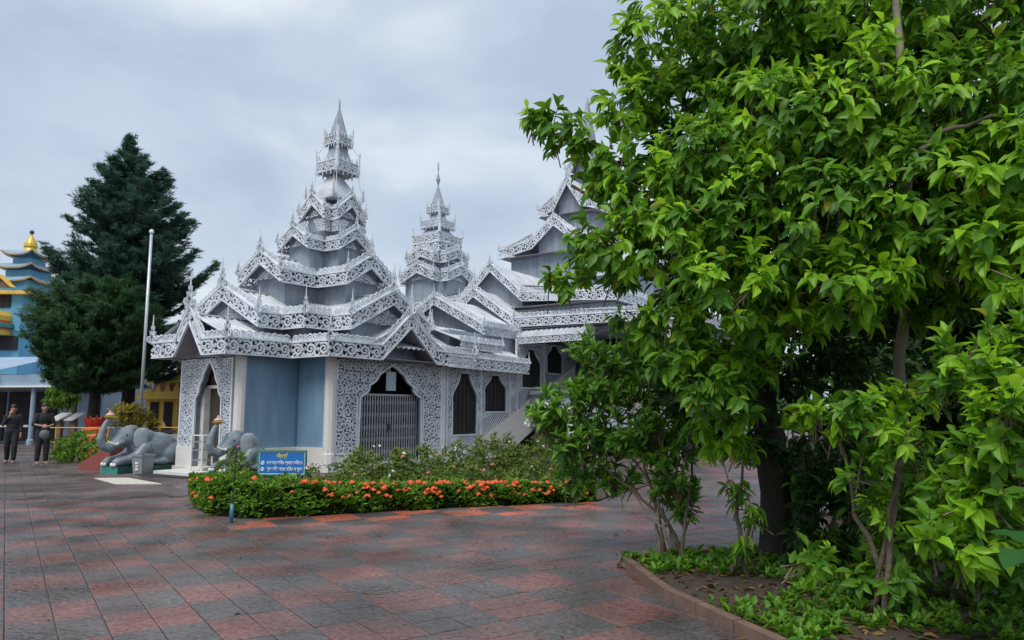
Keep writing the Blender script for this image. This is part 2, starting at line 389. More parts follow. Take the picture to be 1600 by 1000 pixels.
# dark drain slot across the paving
b = MB(); a0 = GR0-GDIR*6; a1 = GR1+GDIR*.15; nrm = Vector((-GDIR.y, GDIR.x, 0))*.035
b.add([a0-nrm+Vector((0,0,-.008)), a1-nrm+Vector((0,0,-.008)), a1+nrm+Vector((0,0,-.008)), a0+nrm+Vector((0,0,-.008))], [(0,1,2,3)])
b.build('drain_slot', 'iron', pav)
b = MB()
bp_ = [(x,y+.1) for x,y in HEDGE]+[(4.5,19),(1.5,24),(-3.2,19.3),(-5.2,17.2),(-5.9,15.5)]
b.add([(x,y,.02) for x,y in bp_], [tuple(range(len(bp_)))])
tag(b.build('flower_bed_soil', 'soil'), kind='structure')

# ================================================================== FRETWORK
def ribbon(mb, pts, ws, P0, d, n, depth, off):
    k = len(pts); o = len(mb.v)
    for i, (a, z) in enumerate(pts):
        a0, z0 = pts[max(i-1,0)]; a1, z1 = pts[min(i+1,k-1)]
        dx, dz = a1-a0, z1-z0; l = math.hypot(dx, dz) or 1; nx, nz = -dz/l, dx/l
        w = ws[i] if hasattr(ws,'__len__') else ws
        for q in (off, off-depth):
            for sg in (-1, 1):
                aa = a+nx*w/2*sg; mb.v.append((P0[0]+d[0]*aa+n[0]*q, P0[1]+d[1]*aa+n[1]*q, z+nz*w/2*sg))
    for i in range(k-1):
        b0 = o+i*4; b1 = b0+4
        mb.f += [(b0, b1, b1+1, b0+1), (b0+1, b1+1, b1+3, b0+3), (b0+2, b0, b1, b1+2)[::-1], (b0+2, b0+3, b1+3, b1+2)]
def spiral(cx, cy, r0, turns, a0, sgn, n, r1=.25):
    return [(cx+r0*(1-(1-r1)*i/n)*math.cos(a0+sgn*turns*6.283*i/n), cy+r0*(1-(1-r1)*i/n)*math.sin(a0+sgn*turns*6.283*i/n)) for i in range(n+1)]
def scroll_strokes(flip, rnd=None):
    S_ = []
    sp = spiral(.5, .5, .43, 1.55, -2.3, 1, 19, .2); S_.append((sp, [.145-.06*i/19 for i in range(20)]))
    S_.append((spiral(.03,.52,.13,1.1,1.4,-1,9,.35), [.06]*10)); S_.append(([(.62,.97),(.56,.90),(.44,.90),(.36,.97)], [.02,.05,.05,.02])); S_.append(([(.30,.30),(.38,.36),(.36,.46)], [.02,.08,.02]))
    S_.append(([(.5,.52),(.56,.60),(.66,.62)], [.10,.09,.02]))
    S_.append(([(.02,.96),(.14,.92),(.2,.80),(.14,.72)], [.05,.1,.09,.02]))
    S_.append(([(.98,.96),(.86,.90),(.84,.80)], [.04,.1,.02]))
    S_.append(([(.98,.04),(.86,.10),(.82,.2),(.9,.28)], [.05,.1,.08,.02]))
    S_.append(([(-.06,.30),(.03,.14),(.16,.07),(.3,.09)], [.09,.10,.09,.03]))
    S_.append(([(.70,.5),(.8,.58),(.93,.55),(1.0,.45)], [.03,.1,.09,.05]))
    if flip: S_ = [([(x,1-y) for x,y in p], w) for p, w in S_]
    return S_
SC = [scroll_strokes(0), scroll_strokes(1)]
def fret_run(mb, P0, d, n, length, zb0, zb1, h, depth=.035, off=0, ph=0):
    """scrolling cut-out board over a (possibly sloped) run, with top and bottom rails"""
    N = max(1, round(length/(h*.98))); ua = length/N; sl = (zb1-zb0)/length
    for i in range(N):
        for pts, ws in SC[(i+ph)%2]:
            ribbon(mb, [((i+s)*ua, zb0+sl*(i+s)*ua+(.06+.86*t)*h) for s, t in pts], [w*h for w in ws], P0, d, n, depth, off)
    for t, w in ((.035, .075), (.955, .09)):
        ribbon(mb, [(0, zb0+t*h), (length, zb1+t*h)], w*h, P0, d, n, depth+.03, off+.015)
def crest_run(mb, P0, d, n, length, z0, z1, ch=.13, off=-.05):
    """lacy strip standing on the roof edge behind the board: small loops, a rail and a scalloped top"""
    ch = ch*1.5; N = max(1, round(length/(ch*.95))); ua = length/N; sl = (z1-z0)/length
    for i in range(N):
        a = i*ua; g_ = lambda s_, t: (a+ua*s_, z0+sl*(a+ua*s_)+ch*t)
        ribbon(mb, [g_(x,y) for x,y in spiral(.5,.36,.30,1.25,-1.2 if i%2 else 2.0,1 if i%2 else -1,9,.35)], ch*.15, P0, d, n, .025, off)
        ribbon(mb, [g_(0,.62),g_(.22,.80),g_(.5,.92 if i%2 else .84),g_(.78,.80),g_(1,.62)], [ch*.10,ch*.17,ch*.2,ch*.17,ch*.10], P0, d, n, .025, off)
        ribbon(mb, [g_(.0,.05),g_(.05,.3),g_(.0,.6)], ch*.13, P0, d, n, .02, off)
    ribbon(mb, [(0,z0+.02),(length,z1+.02)], .03, P0, d, n, .03, off)
def fret_fill(mb, inside, a0, a1, z0, z1, cell, P0, d, n, depth=.03, off=0, seed=1):
    rr = random.Random(seed); na = max(1, round((a1-a0)/cell)); nz = max(1, round((z1-z0)/cell)); ca = (a1-a0)/na; cz = (z1-z0)/nz
    for i in range(na):
        for j in range(nz):
            st = SC[rr.randint(0,1)]; mir = rr.random() < .5; k = rr.randint(0,3); jt = rr.uniform(.9,1.25)
            for pts, ws in st:
                run=[]; rw=[]
                for (s, t), w in zip(pts, ws):
                    if mir: s = 1-s
                    for _ in range(k): s, t = t, 1-s
                    s = .5+(s-.5)*jt; t = .5+(t-.5)*jt
                    a = a0+(i+s)*ca; z = z0+(j+t)*cz
                    if inside(a, z): run.append((a,z)); rw.append(max(.018, w*cell*1.05))
                    else:
                        if len(run) > 1: ribbon(mb, run, rw, P0, d, n, depth, off)
                        run=[]; rw=[]
                if len(run) > 1: ribbon(mb, run, rw, P0, d, n, depth, off)

# flame-shaped roof finial, shared by every roof corner
def finial_mesh():
    b = MB()
    for d, n in (((1,0),(0,1)), ((0,1),(-1,0))):
        P0 = (0,0)
        ribbon(b, [(0,0),(0,.25),(0,.55),(0,1.0)], [.12,.16,.07,.005], P0, d, n, .03, .015)
        for sg in (-1,1):
            ribbon(b, [(sg*x, z) for x, z in spiral(.13,.14,.13,1.2,2.6,-1,9,.3)], .055, P0, d, n, .03, .015)
            ribbon(b, [(0,.2),(sg*.10,.34),(sg*.13,.44),(sg*.05,.42)], [.06,.05,.04,.01], P0, d, n, .03, .015)
            ribbon(b, [(0,.42),(sg*.06,.52),(sg*.08,.62)], [.05,.04,.005], P0, d, n, .03, .015)
    me = bpy.data.meshes.new('finial'); me.from_pydata(b.v, [], b.f); me.materials.append(M['white']); return me
FIN = finial_mesh()

def rot90(p, k):
    x, y = p[0], p[1]
    for _ in range(k): x, y = -y, x
    return (x, y)*1
def slope_sheet(mb, A, B, Cc, D, pitch=.21, amp=.020):
    """corrugated sheet A-B along the ridge, D-C along the eave (ribs run down the slope)"""
    A,B,Cc,D = map(Vector,(A,B,Cc,D)); L = max((B-A).length,(Cc-D).length); n = max(2,int(L/pitch)*4)
    nm = (B-A).cross(D-A).normalized()
    if nm.z < 0: nm = -nm
    o = len(mb.v)
    for i in range(n+1):
        t = i/n; off = nm*(amp if i%4 in (0,1) else -amp)
        mb.v.append(tuple(A.lerp(B,t)+off)); mb.v.append(tuple(D.lerp(Cc,t)+off))
        mb.v.append(tuple(D.lerp(Cc,t)+off-nm*.02))
    for i in range(n):
        q = o+i*3; mb.f.append((q,q+3,q+4,q+1)); mb.f.append((q+1,q+4,q+5,q+2))

def tier(T, c, w, r, m, g, zb, h, apex, z0, wall_in=.32, gd=.42, fin=.45, crest=.13, foot_apex=True, win=True, roofmat='roof', corner_rise=.5):
    """one stage of a stepped cruciform roof. r: arm reach for front,right,back,left; g: gable half-width per side"""
    fb = MB(); cb = MB(); fins = []
    if not hasattr(r,'__len__'): r = (r,)*4
    if not hasattr(g,'__len__'): g = (g,)*4
    if not hasattr(apex,'__len__'): apex = (apex,)*4
    prev = None
    path = []
    for k in range(4):
        ap = apex[k]-h
        loc = [(-m,-m,zb),(-w,-m,zb),(-w,-r[k],zb),(-g[k],-r[k],zb),(0,-r[k],ap),(g[k],-r[k],zb),(w,-r[k],zb),(w,-m,zb),(m,-m,zb)]
        for (x,y,z) in loc:
            X, Y = rot90((x,y),k); p = (X+c[0], Y+c[1], z)
            if not path or (Vector(path[-1])-Vector(p)).length > .02: path.append(p)
    nP = len(path)
    for i in range(nP):
        a = Vector(path[i]); b = Vector(path[(i+1)%nP]); dh = Vector((b.x-a.x, b.y-a.y, 0)); L = dh.length
        if L < .03: continue
        d = dh/L; n = (d.y,-d.x)
        fret_run(fb, (a.x,a.y), (d.x,d.y), n, L, a.z, b.z, h, ph=i)
        crest_run(cb, (a.x,a.y), (d.x,d.y), n, L, a.z+h, b.z+h, crest)
    for i in range(nP):
        a = Vector(path[i-1]); p = Vector(path[i]); b = Vector(path[(i+1)%nP])
        d1 = (p-a); d2 = (b-p); cr = d1.x*d2.y-d1.y*d2.x
        if p.z > zb+.1: fins.append((p+Vector((0,0,h-.05)), fin*1.15, d2))
        elif cr > .001*1 and abs(d1.normalized().dot(d2.normalized())) < .9: fins.append((p+Vector((0,0,h-.05)), fin, d2))
    fb.build('fretwork_band', 'white', T); cb.build('roof_crest', 'white', T)
    copies('finial', FIN, T, [TRS(p, math.atan2(d.y,d.x), (s*.8,s*.8,s)) for p, s, d in fins])
    # sheets, walls, soffit
    rb = MB(); wb = MB(); sb = MB()
    zr = zb+h-.02
    for k in range(4):
        def q(x,y,z): X,Y = rot90((x,y),k); return (X+c[0],Y+c[1],z)
        aw = w; za = apex[k]-.10 if g[k] > w*.85 else apex[k]-.22
        e = r[k]-.03
        for sg in (-1,1): slope_sheet(rb, q(0,0,za), q(0,-e,za), q(sg*aw,-e,zr), q(sg*aw,0,zr))
        rb.bar(q(0,0,za+.02), q(0,-e,za+.02), .12, .04)
        ww = w-wall_in; we = r[k]-gd
        s_ = (za-zr)/aw; zt = za-s_*0-.06; ze = za-s_*ww-.06
        pent = [(-ww,z0),(ww,z0),(ww,ze),(0,zt),(-ww,ze)]
        wb.prism(pent, lambda p: q(p[0],0,p[1]), lambda p: q(p[0],-we,p[1]))
        if g[k] > w*.85:
            hh_ = za-zr; pa = q(-w,-r[k]+gd*.55,0); pb2 = q(w,-r[k]+gd*.55,0); dl = Vector((pb2[0]-pa[0],pb2[1]-pa[1])).normalized()
            gi = MB(); fret_fill(gi, lambda a,z: z < za-h-.02-abs(a-w)*hh_/w*.98 and z > zb+hh_*.34, .2*w, 1.8*w, zb+.02, za-h, .22, (pa[0],pa[1]), dl, (dl.y,-dl.x), .02, 0, k+3)
            if gi.v: tag(gi.build('gable_lace','white',T), kind='stuff')
        # soffit frame under the eaves
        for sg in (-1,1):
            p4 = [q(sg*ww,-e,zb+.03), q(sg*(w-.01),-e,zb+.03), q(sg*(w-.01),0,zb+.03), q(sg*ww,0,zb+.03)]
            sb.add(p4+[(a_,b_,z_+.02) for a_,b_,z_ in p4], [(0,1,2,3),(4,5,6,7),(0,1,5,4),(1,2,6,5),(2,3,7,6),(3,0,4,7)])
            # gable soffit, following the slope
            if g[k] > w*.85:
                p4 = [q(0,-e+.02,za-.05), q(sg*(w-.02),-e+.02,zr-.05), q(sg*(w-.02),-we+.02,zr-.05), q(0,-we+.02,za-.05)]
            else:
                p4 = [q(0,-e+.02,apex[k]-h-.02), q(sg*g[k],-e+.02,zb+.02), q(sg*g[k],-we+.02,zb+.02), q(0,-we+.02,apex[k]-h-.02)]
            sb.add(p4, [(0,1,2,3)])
    if m > w+.05:
        for k in range(4):
            def q(x,y,z): X,Y = rot90((x,y),k); return (X+c[0],Y+c[1],z)
            mi = m*.45
            slope_sheet(rb, q(-mi,-mi,zr+corner_rise), q(mi,-mi,zr+corner_rise), q(m-.02,-m+.02,zr), q(-m+.02,-m+.02,zr))
        ww = m-wall_in-.1
        wb.box(c[0]-ww, c[0]+ww, c[1]-ww, c[1]+ww, z0, zb+.12)
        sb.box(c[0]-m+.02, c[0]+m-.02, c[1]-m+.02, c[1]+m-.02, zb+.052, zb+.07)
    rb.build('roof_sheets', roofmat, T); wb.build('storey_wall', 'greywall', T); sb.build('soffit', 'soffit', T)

# ================================================================== PAVILION
TH = .5854; BC = (-5.416, 22.706, 0)
pv = thing('temple_pavilion', 'ornate silver white pavilion with tiered fretwork roofs, tall spire and blue walls', 'pavilion', BC, -TH)
def slab_prism(b, poly, z0, z1): b.prism(poly, lambda p:(p[0],p[1],z0), lambda p:(p[0],p[1],z1))
W1, WF, WM = 1.24, 4.30, 2.50
# plinth
b = MB()
b.box(-W1-.12, W1+.12, -WF-.08, -WM, .0, .14); b.box(-WM-.12, WM+.12, -WM-.1, WM+.1, .0, .142)
b.box(.9, W1+.10, -WF+.5, -WM-.1, .142, .62)
b.box(W1, WM+.06, -WM-.08, -WM+.1, .142, .62)
for v0, v1 in ((-WM-.06,-1.52), (1.12,WM)): b.box(WM-.1, WM+.085, v0, v1, .142, .40)
b.build('plinth', 'stucco', pv)
b = MB(); b.box(-.75,.75,-WF-.95,-WF-.09,.0,.09); b.build('door_step', 'plaster', pv)
# blue walls
for nm, bx in (('blue_wall', (W1-.10, W1, -WF+.12, -WM, .62, 2.98)), ('blue_wall', (W1, WM-.02, -WM, -WM+.1, .62, 2.98))):
    b = MB(); b.box(*bx); b.build(nm, 'blue', pv)
b = MB(); b.tube([(W1+.03,-WM-.03,.62),(W1+.03,-WM-.03,2.9)], .018, 6); b.build('corner_trim', 'bluepost', pv)
# remaining walls (sides turned away), then a block for the dark hall
b = MB(); b.box(-W1, -W1+.1, -WF+.12, -WM, .142, 2.98); b.box(-WM, -W1, -WM, -WM+.1, .142, 2.98)
b.box(-WM, -WM+.1, -WM+.1, WM, .142, 2.98); b.box(-WM+.1, WM-.12, WM-.1, WM, .142, 2.98); b.build('rear_wall', 'greywall', pv)
b = MB(); b.box(-WM+.12, 1.3, -WM+.12, WM-.12, .142, 2.9); b.build('hall_shade', 'dark', pv)  # solid block, the hall's inner shade put into its colour
b = MB(); b.box(-W1+.02, W1-.02, -WF+.02, -WM, 2.90, 2.945); b.box(-WM+.02, WM-.02, -WM+.02, WM-.02, 2.90, 2.945); b.build('ceiling', 'soffit', pv)
# speckled columns
for (u,v,rr) in ((W1-.02,-WF+.02,.14), (WM-.04,-WM+.04,.15), (WM-.02,2.12,.12)):
    b = MB(); b.lathe([(rr*1.12,.0),(rr*1.12,.45),(rr,.5),(rr*.97,2.98)], 10, (u,v,0), .3)
    b.build('column', 'stucco' if u < 2.4 or v < 0 else 'plaster', pv)
# front doorway with cut-out pilasters
def ogee(hw0, zs, za, hw1=.06):
    def f(z):
        if z < zs: return hw0
        t = (z-zs)/(za-zs)
        if t > 1: return -1
        return hw0*(1-t)**.72*(1-.13*abs(math.sin(t*9)))+hw1*(1-t)
    return f
def arch_outline(f, a_c, zb, za, n=26):
    zz = [zb+(za-zb)*i/n for i in range(n+1)]
    return [(a_c-max(f(z),0), z) for z in zz]+[(a_c+max(f(z),0), z) for z in reversed(zz)]
fo = ogee(.56, 1.9, 2.84, .0)
b = MB(); P0=(-W1,-WF); d=(1,0); n=(0,-1)
fret_fill(b, lambda a,z: abs(a-W1) > fo(z)+.03 and .02 < a < 2*W1-.3, 0, 2*W1-.28, .62, 2.92, .235, P0, d, n, .03, .03, 3)
ribbon(b, arch_outline(fo, W1, .62, 2.86), .05, P0, d, n, .05, .045)
for a in (.03, 2*W1-.3): ribbon(b, [(a,.5),(a,2.92)], .06, P0, d, n, .05, .035)
b.build('door_fretwork', 'white', pv)
b = MB()
poly_l = [(0,.14)]+[(W1-fo(z)-.02, z) for z in np.linspace(.14,2.84,24)]+[(W1,2.92),(0,2.92)]
b.prism(poly_l, lambda p:(P0[0]+p[0],P0[1]-.0,p[1]), lambda p:(P0[0]+p[0],P0[1]+.16,p[1]))
poly_r = [(2*W1-p[0], p[1]) for p in poly_l]
b.prism(poly_r[::-1], lambda p:(P0[0]+p[0],P0[1]-.0,p[1]), lambda p:(P0[0]+p[0],P0[1]+.16,p[1]))
b.build('door_surround', 'whitewall', pv)
b = MB(); b.box(-W1-.02,-.60,-WF-.05,-WF+.2,.0,.66); b.build('pilaster_base', 'stucco', pv)
b = MB(); b.box(.60,.92,-WF-.05,-WF+.2,.0,.66); b.build('pilaster_base', 'stucco', pv)
b = MB(); b.box(-.60,-.44,-WF+.161,-WF+.34,.09,2.15); b.box(.44,.60,-WF+.161,-WF+.34,.09,2.15); b.box(-.6,.6,-WF+.25,-WF+.34,2.15,2.23); b.build('door_frame', 'plaster', pv)
b = MB(); b.box(-.62,.62,-WF+.345,-WF+.37,.1,2.9); b.build('doorway_shade', 'door_shade', pv)  # panel coloured dark for the shade in the doorway
b = MB(); fret_fill(b, lambda a,z: abs(a-.5)<.48, 0, 1, 2.26, 2.88, .2, (-.5,-WF+.30), d, n, .02, 0, 5); b.build('transom_fretwork', 'brown', pv)
# side gate bay
GC = -.20; P0=(WM,0); d=(0,1); n=(1,0)
gf = ogee(1.26, 1.95, 2.86, .0)
b = MB()
fret_fill(b, lambda a,z: abs(a-GC) > gf(z)+.03 and -2.33 < a < 2.02 and not (abs(a-GC) < 1.34 and z < 1.9), -2.34, 2.02, .42, 2.94, .30, P0, d, n, .035, .05, 9)
ribbon(b, [(GC-1.30,.42)]+[(GC-gf(z),z) for z in np.linspace(1.9,2.86,16)]+[(GC+gf(z),z) for z in np.linspace(2.86,1.9,16)]+[(GC+1.30,.42)], .06, P0, d, n, .05, .06)
for a in (-2.32,-1.56,1.16,2.0): ribbon(b, [(a,.42),(a,2.9 if abs(a)>1.8 else 1.95)], .05, P0, d, n, .05, .055)
for z in (.45,): 
    ribbon(b, [(-2.32,z),(-1.56,z)], .06, P0, d, n, .05, .055); ribbon(b, [(1.16,z),(2.0,z)], .06, P0, d, n, .05, .055)
b.build('gate_fretwork', 'white', pv)
b = MB()
zl = np.linspace(.4,2.86,26)
for sg in (-1,1):
    e0 = -2.4 if sg < 0 else 2.1
    poly = [(e0,.4)]+[(GC+sg*(gf(z)+.02 if z>1.95 else 1.28), z) for z in zl]+[(GC,2.97),(e0,2.97)]
    if sg > 0: poly = poly[::-1]
    b.prism(poly, lambda p:(WM-.10,p[0],p[1]), lambda p:(WM-.0,p[0],p[1]))
b.build('gate_surround', 'whitewall', pv)
gate = MB(); gate.bar((WM-.14,GC-1.26,2.02),(WM-.14,GC+1.26,2.02),.05); gate.bar((WM-.14,GC-1.26,.17),(WM-.14,GC+1.26,.17),.05)
go = gate.build('folding_gate', 'gatemetal', pv)
barmb = MB(); barmb.box(-.011,.011,-.019,.019,.16,2.0)
bar_me = bpy.data.meshes.new('gate_bar'); bar_me.from_pydata(barmb.v, [], barmb.f); bar_me.materials.append(M['gatemetal'])
NB = 25
for i in range(NB): link('gate_bar', bar_me, go).location = (WM-.12, GC-1.23+2.46*i/(NB-1), 0)
xb = MB()
for zc in (.42, .78, 1.12, 1.46, 1.80):
    for i in range(NB-1):
        y0 = GC-1.23+2.46*i/(NB-1); y1 = GC-1.23+2.46*(i+1)/(NB-1)
        xb.bar((WM-.135,y0,zc-.07),(WM-.135,y1,zc+.07),.012,.02,(1,0,0)); xb.bar((WM-.15,y0,zc+.07),(WM-.15,y1,zc-.07),.012,.02,(1,0,0))
tag(xb.build('gate_lattice', 'gatemetal', go), kind='stuff')
b = MB(); b.box(WM-.10,WM-.085,GC-.02,GC+.03,.95,1.2); b.tube([(WM-.08,GC+.06,1.05),(WM-.06,GC+.06,1.12),(WM-.08,GC+.06,1.2)],.012,6); b.build('gate_lock','iron',go)
b = MB(); b.box(WM-.06,WM-.045,GC-.16,GC+.24,2.14,2.66); nb = b.build('notice_sheet','paper',pv)
b = MB(); b.bar((WM-.06,GC-.05,2.66),(WM-.06,GC-.05,2.78),.1,.03); b.bar((WM-.05,GC-.17,2.665),(WM-.05,GC+.25,2.665),.02); b.build('lamp_bracket','plaster',pv)

# roof stages
tier(pv, (0,0), 1.585, (4.985,3.05,3.05,3.05), 3.05, (.60,1.165,1.165,1.165), 2.93, .43, (4.22,4.34,4.34,4.34), 2.95, wall_in=.4, gd=.62, fin=.78, corner_rise=.55)
tier(pv, (-.45,-.5), 1.60, 3.27, 2.55, 1.60, 3.71, .43, 4.98, 3.3, fin=.7, corner_rise=.5)
tier(pv, (-.38,-.42), .95, 2.23, .95, .95, 5.12, .40, 6.12, 4.0, fin=.6)
tier(pv, (-.22,-.34), .66, 1.32, .66, .66, 6.29, .32, 7.05, 5.2, wall_in=.2, gd=.3, fin=.5, crest=.10)
tier(pv, (-.12,-.2), .58, .86, .58, .58, 7.28, .38, 8.18, 6.3, wall_in=.2, gd=.22, fin=.45, crest=.09)
# deep hanging boards under the top gable stage
ap_ = MB(); cA = (-.12,-.2); wA, rA = .58, .86
for k in range(4):
    for (p0,p1) in (((-wA,-rA),(wA,-rA)), ((wA,-rA),(wA,-wA)), ((-wA,-wA),(-wA,-rA))):
        a_ = rot90(p0,k); b_ = rot90(p1,k); dl = Vector((b_[0]-a_[0],b_[1]-a_[1])); L_ = dl.length; dl.normalize()
        fret_fill(ap_, (lambda a,z: abs(a-wA) > .30+.20*(z-6.93)/.35*-1) if L_ > 1 else (lambda a,z: True), 0, L_, 6.93, 7.29, .19, (a_[0]+cA[0],a_[1]+cA[1]), dl, (dl.y,-dl.x), .03, -.005, k+31)
tag(ap_.build('hanging_lace','white',pv), kind='stuff')
def crown(T, c, z0, z1, w0, w1, top, hang=True, fin=.3):
    """square upturned crown: lacy vertical boards with corner flames over a pyramid"""
    b = MB(); cb = MB()
    for k in range(4):
        p0 = rot90((-w0,-w0),k); p1 = rot90((w0,-w0),k); dd = Vector((p1[0]-p0[0],p1[1]-p0[1])).normalized(); L = 2*w0
        P = (p0[0]+c[0],p0[1]+c[1]); n = (dd.y,-dd.x)
        h = (z1-z0)*.62
        fret_run(b, P, dd, n, L, z0+.06, z0+.06, h, .03)
        N = 5
        for i in range(N):   # hanging teardrops and standing leaves
            a = L*(i+.5)/N; e = abs(i-2)/2
            ribbon(b, [(a,z0+.08),(a,z0-.02-.05*(i%2))], [.07,.01], P, dd, n, .02, 0)
            ribbon(b, [(a,z0+.05+h),(a-.02,z0+.1+h+.05*e),(a,z0+.13+h+(.14*e if e==1 else .05))], [.06,.05,.005], P, dd, n, .02, 0)
        ribbon(b, [(0.02,z0+.02),(0,z0+.5*h),(-.01,z1-.05),(-.05,z1+fin*.7)], [.07,.09,.06,.005], P, dd, n, .05, .02)
        ribbon(b, [(L-.02,z0+.02),(L,z0+.5*h),(L+.01,z1-.05),(L+.05,z1+fin*.7)], [.07,.09,.06,.005], P, dd, n, .05, .02)
    b.build('crown_fretwork', 'white', T)
    b = MB(); b.lathe([(w1*1.35,z0+.02),(w1*1.3,z0+.25*(z1-z0)),(w1*.5,top)], 4, (*c,0), math.pi/4); b.build('spire_stage', 'greywall', T)
sc_ = (-.06,-.1)
b = MB(); b.lathe([(.86,8.05),(.84,8.12),(.20,8.92),(.12,8.95)], 4, (-.10,-.16,0), math.pi/4); b.build('spire_pyramid', 'roof', pv)
copies('finial', FIN, pv, [TRS((-.1+sx*.62,-.16+sy*.62,8.12),.6,(.42,.42,.62)) for sx in (-1,1) for sy in (-1,1)])
crown(pv, sc_, 8.92, 9.50, .46, .42, 10.0)
crown(pv, sc_, 9.86, 10.28, .30, .26, 10.5)
b = MB(); b.lathe([(.30,10.26),(.27,10.33),(.05,11.1),(.015,11.2)], 6, (*sc_,0)); b.build('spire_cone', 'greywall', pv)
def wheel(T, c, z, r, wid=.022):
    b = MB()
    ring = [(c[0]+r*.55*math.cos(a)*.8, c[1]-r*.35*math.cos(a), z+r*math.sin(a)) for a in np.linspace(0,2*math.pi,17)]
    b.tube(ring, wid, 6, False); b.tube([(c[0],c[1],z-r-.12),(c[0],c[1],z+r)], wid*.8, 6)
    for k in range(4):
        a = k*math.pi/4; v = Vector((r*.44*math.cos(a), -r*.35*math.cos(a), r*math.sin(a))); cc = Vector((*c,z)); b.tube([cc-v, cc+v], wid*.7, 5)
    b.build('spire_wheel', 'steel', T)
wheel(pv, sc_, 11.38, .19)
b = MB()
for sx, sy in ((1,-1),(-1,-1),(1,1),(-1,1)):
    b.tube([(sc_[0]+sx*.30,sc_[1]+sy*.30,9.92),(sc_[0]+sx*.40,sc_[1]+sy*.40,9.7),(sc_[0]+sx*.46,sc_[1]+sy*.46,9.62)], .012, 5)
    b.tube([(sc_[0]+sx*.46,sc_[1]+sy*.46,8.95),(sc_[0]+sx*.50,sc_[1]+sy*.50,8.6),(sc_[0]+sx*.58,sc_[1]+sy*.58,8.3)], .012, 5)
b.build('spire_chain', 'white', pv)

# ================================================================== COVERED STAIRWAY
sh = thing('covered_stairway', 'covered stairway wing with arched windows, lattice panels and stepped fretwork gables', 'stairway', BC, -TH)
U0 = 2.5
def stair_z(v): return .38+.425*(v-3.45)
# stucco stringer under the rising stair
b = MB(); poly = [(2.2,.0),(5.4,.0),(10.6,stair_z(10.6)-1.1),(10.6,stair_z(10.6)),(2.6,stair_z(2.6)),(2.2,.05)]
b.prism(poly, lambda p:(U0-.15,p[0],p[1]), lambda p:(U0+.06,p[0],p[1])); b.build('stair_stringer', 'stucco', sh)
b = MB(); b.prism([(5.5,-.01),(12,-.01),(12,stair_z(12)-1.15),(10.6,stair_z(10.6)-1.15)], lambda p:(U0-.6,p[0],p[1]), lambda p:(U0-.2,p[0],p[1])); b.build('stair_gap_shade', 'dark', sh)  # added dark slab, painted shade of the open gap under the stair
wins = [(3.24,.66,.80,2.80), (4.97,.66,1.53,2.80), (7.30,.68,2.40,3.85), (9.02,.62,3.0,4.1)]
def win_f(hw, zb, zt):
    zs = zb+(zt-zb)*.52
    def f(z):
        if z < zb or z > zt: return -1
        if z < zs: return hw
        t = (z-zs)/(zt-zs); return hw*(1-.62*t**1.3+.10*math.sin(t*6.3))
    return f
WFN = [win_f(hw,zb,zt) for _,hw,zb,zt in wins]
def in_any(a,z,pad=.03): return any(abs(a-w_[0]) < fn(z)+pad and w_[2]-.04 < z < w_[3] for w_,fn in zip(wins,WFN))
def top_z(v): return 2.95 if v < 6.25 else 4.15
P0=(U0,0); d=(0,1); n=(1,0)
b = MB()
fret_fill(b, lambda a,z: not in_any(a,z) and z > max(stair_z(a)+.1, (1.0 if a < 5.9 else 2.6)*0+min(1.5 if a<5.9 else 9, stair_z(a)+.55)) and z < top_z(a)-.02 and 2.3 < a < 10.4, 2.26, 10.4, .4, 4.2, .26, P0, d, n, .03, .03, 21)
for w_, fn in zip(wins, WFN):
    o_ = arch_outline(fn, w_[0], w_[2]+.001, w_[3]-.001, 16)
    ribbon(b, o_+[o_[0]], .05, P0, d, n, .05, .045)
for a in (2.3, 4.12, 5.85, 6.3, 8.2): ribbon(b, [(a,stair_z(a)),(a,top_z(a))], .08, P0, d, n, .06, .05)
b.build('window_fretwork', 'white', sh)
lb = MB()     # diamond lattice under the windows
s_ = .12
for k in range(-40, 120):
    for sg in (1,-1):
        run=[]
        for t in np.linspace(2.35,10.3,160):
            z = (t*sg+k*s_)
            ok = stair_z(t) < z < min(stair_z(t)+1.0, top_z(t)-.5) and not in_any(t,z,.0)
            if ok: run.append((t,z))
            else:
                if len(run) > 1: ribbon(lb, [run[0],run[-1]], .022, P0, d, n, .012, .02+.012*(sg>0))
                run=[]
tag(lb.build('lattice_panel', 'white', sh), kind='stuff')
b = MB(); 
for k in range(27):
    a0 = 2.26+k*.3; a1 = a0+.3; b.box(U0-.14, U0-.1, a0, a1, max(0,stair_z(a0)-.1), top_z(a0))
b.build('stair_wall', 'whitewall', sh)
for (vc,hw,zb,zt), fn in zip(wins, WFN):
    o_ = arch_outline(fn, vc, zb+.001, zt-.001, 16)
    b = MB(); b.prism(o_, lambda p:(U0-.096,p[0],p[1]), lambda p:(U0-.07,p[0],p[1])); wo_ = b.build('window', 'dark', sh)
    g_ = MB()
    for k in range(1,6): a = vc-hw+2*hw*k/6; zz = [z for z in np.linspace(zb,zt,40) if fn(z) > abs(a-vc)]; g_.box(U0-.06,U0-.045,a-.008,a+.008,zz[0],zz[-1])
    for k in range(1,8):
        z = zb+(zt-zb)*k/8; f_ = fn(z); g_.box(U0-.062,U0-.052,vc-f_,vc+f_,z-.008,z+.008)
    g_.build('window_grille', 'iron', wo_)
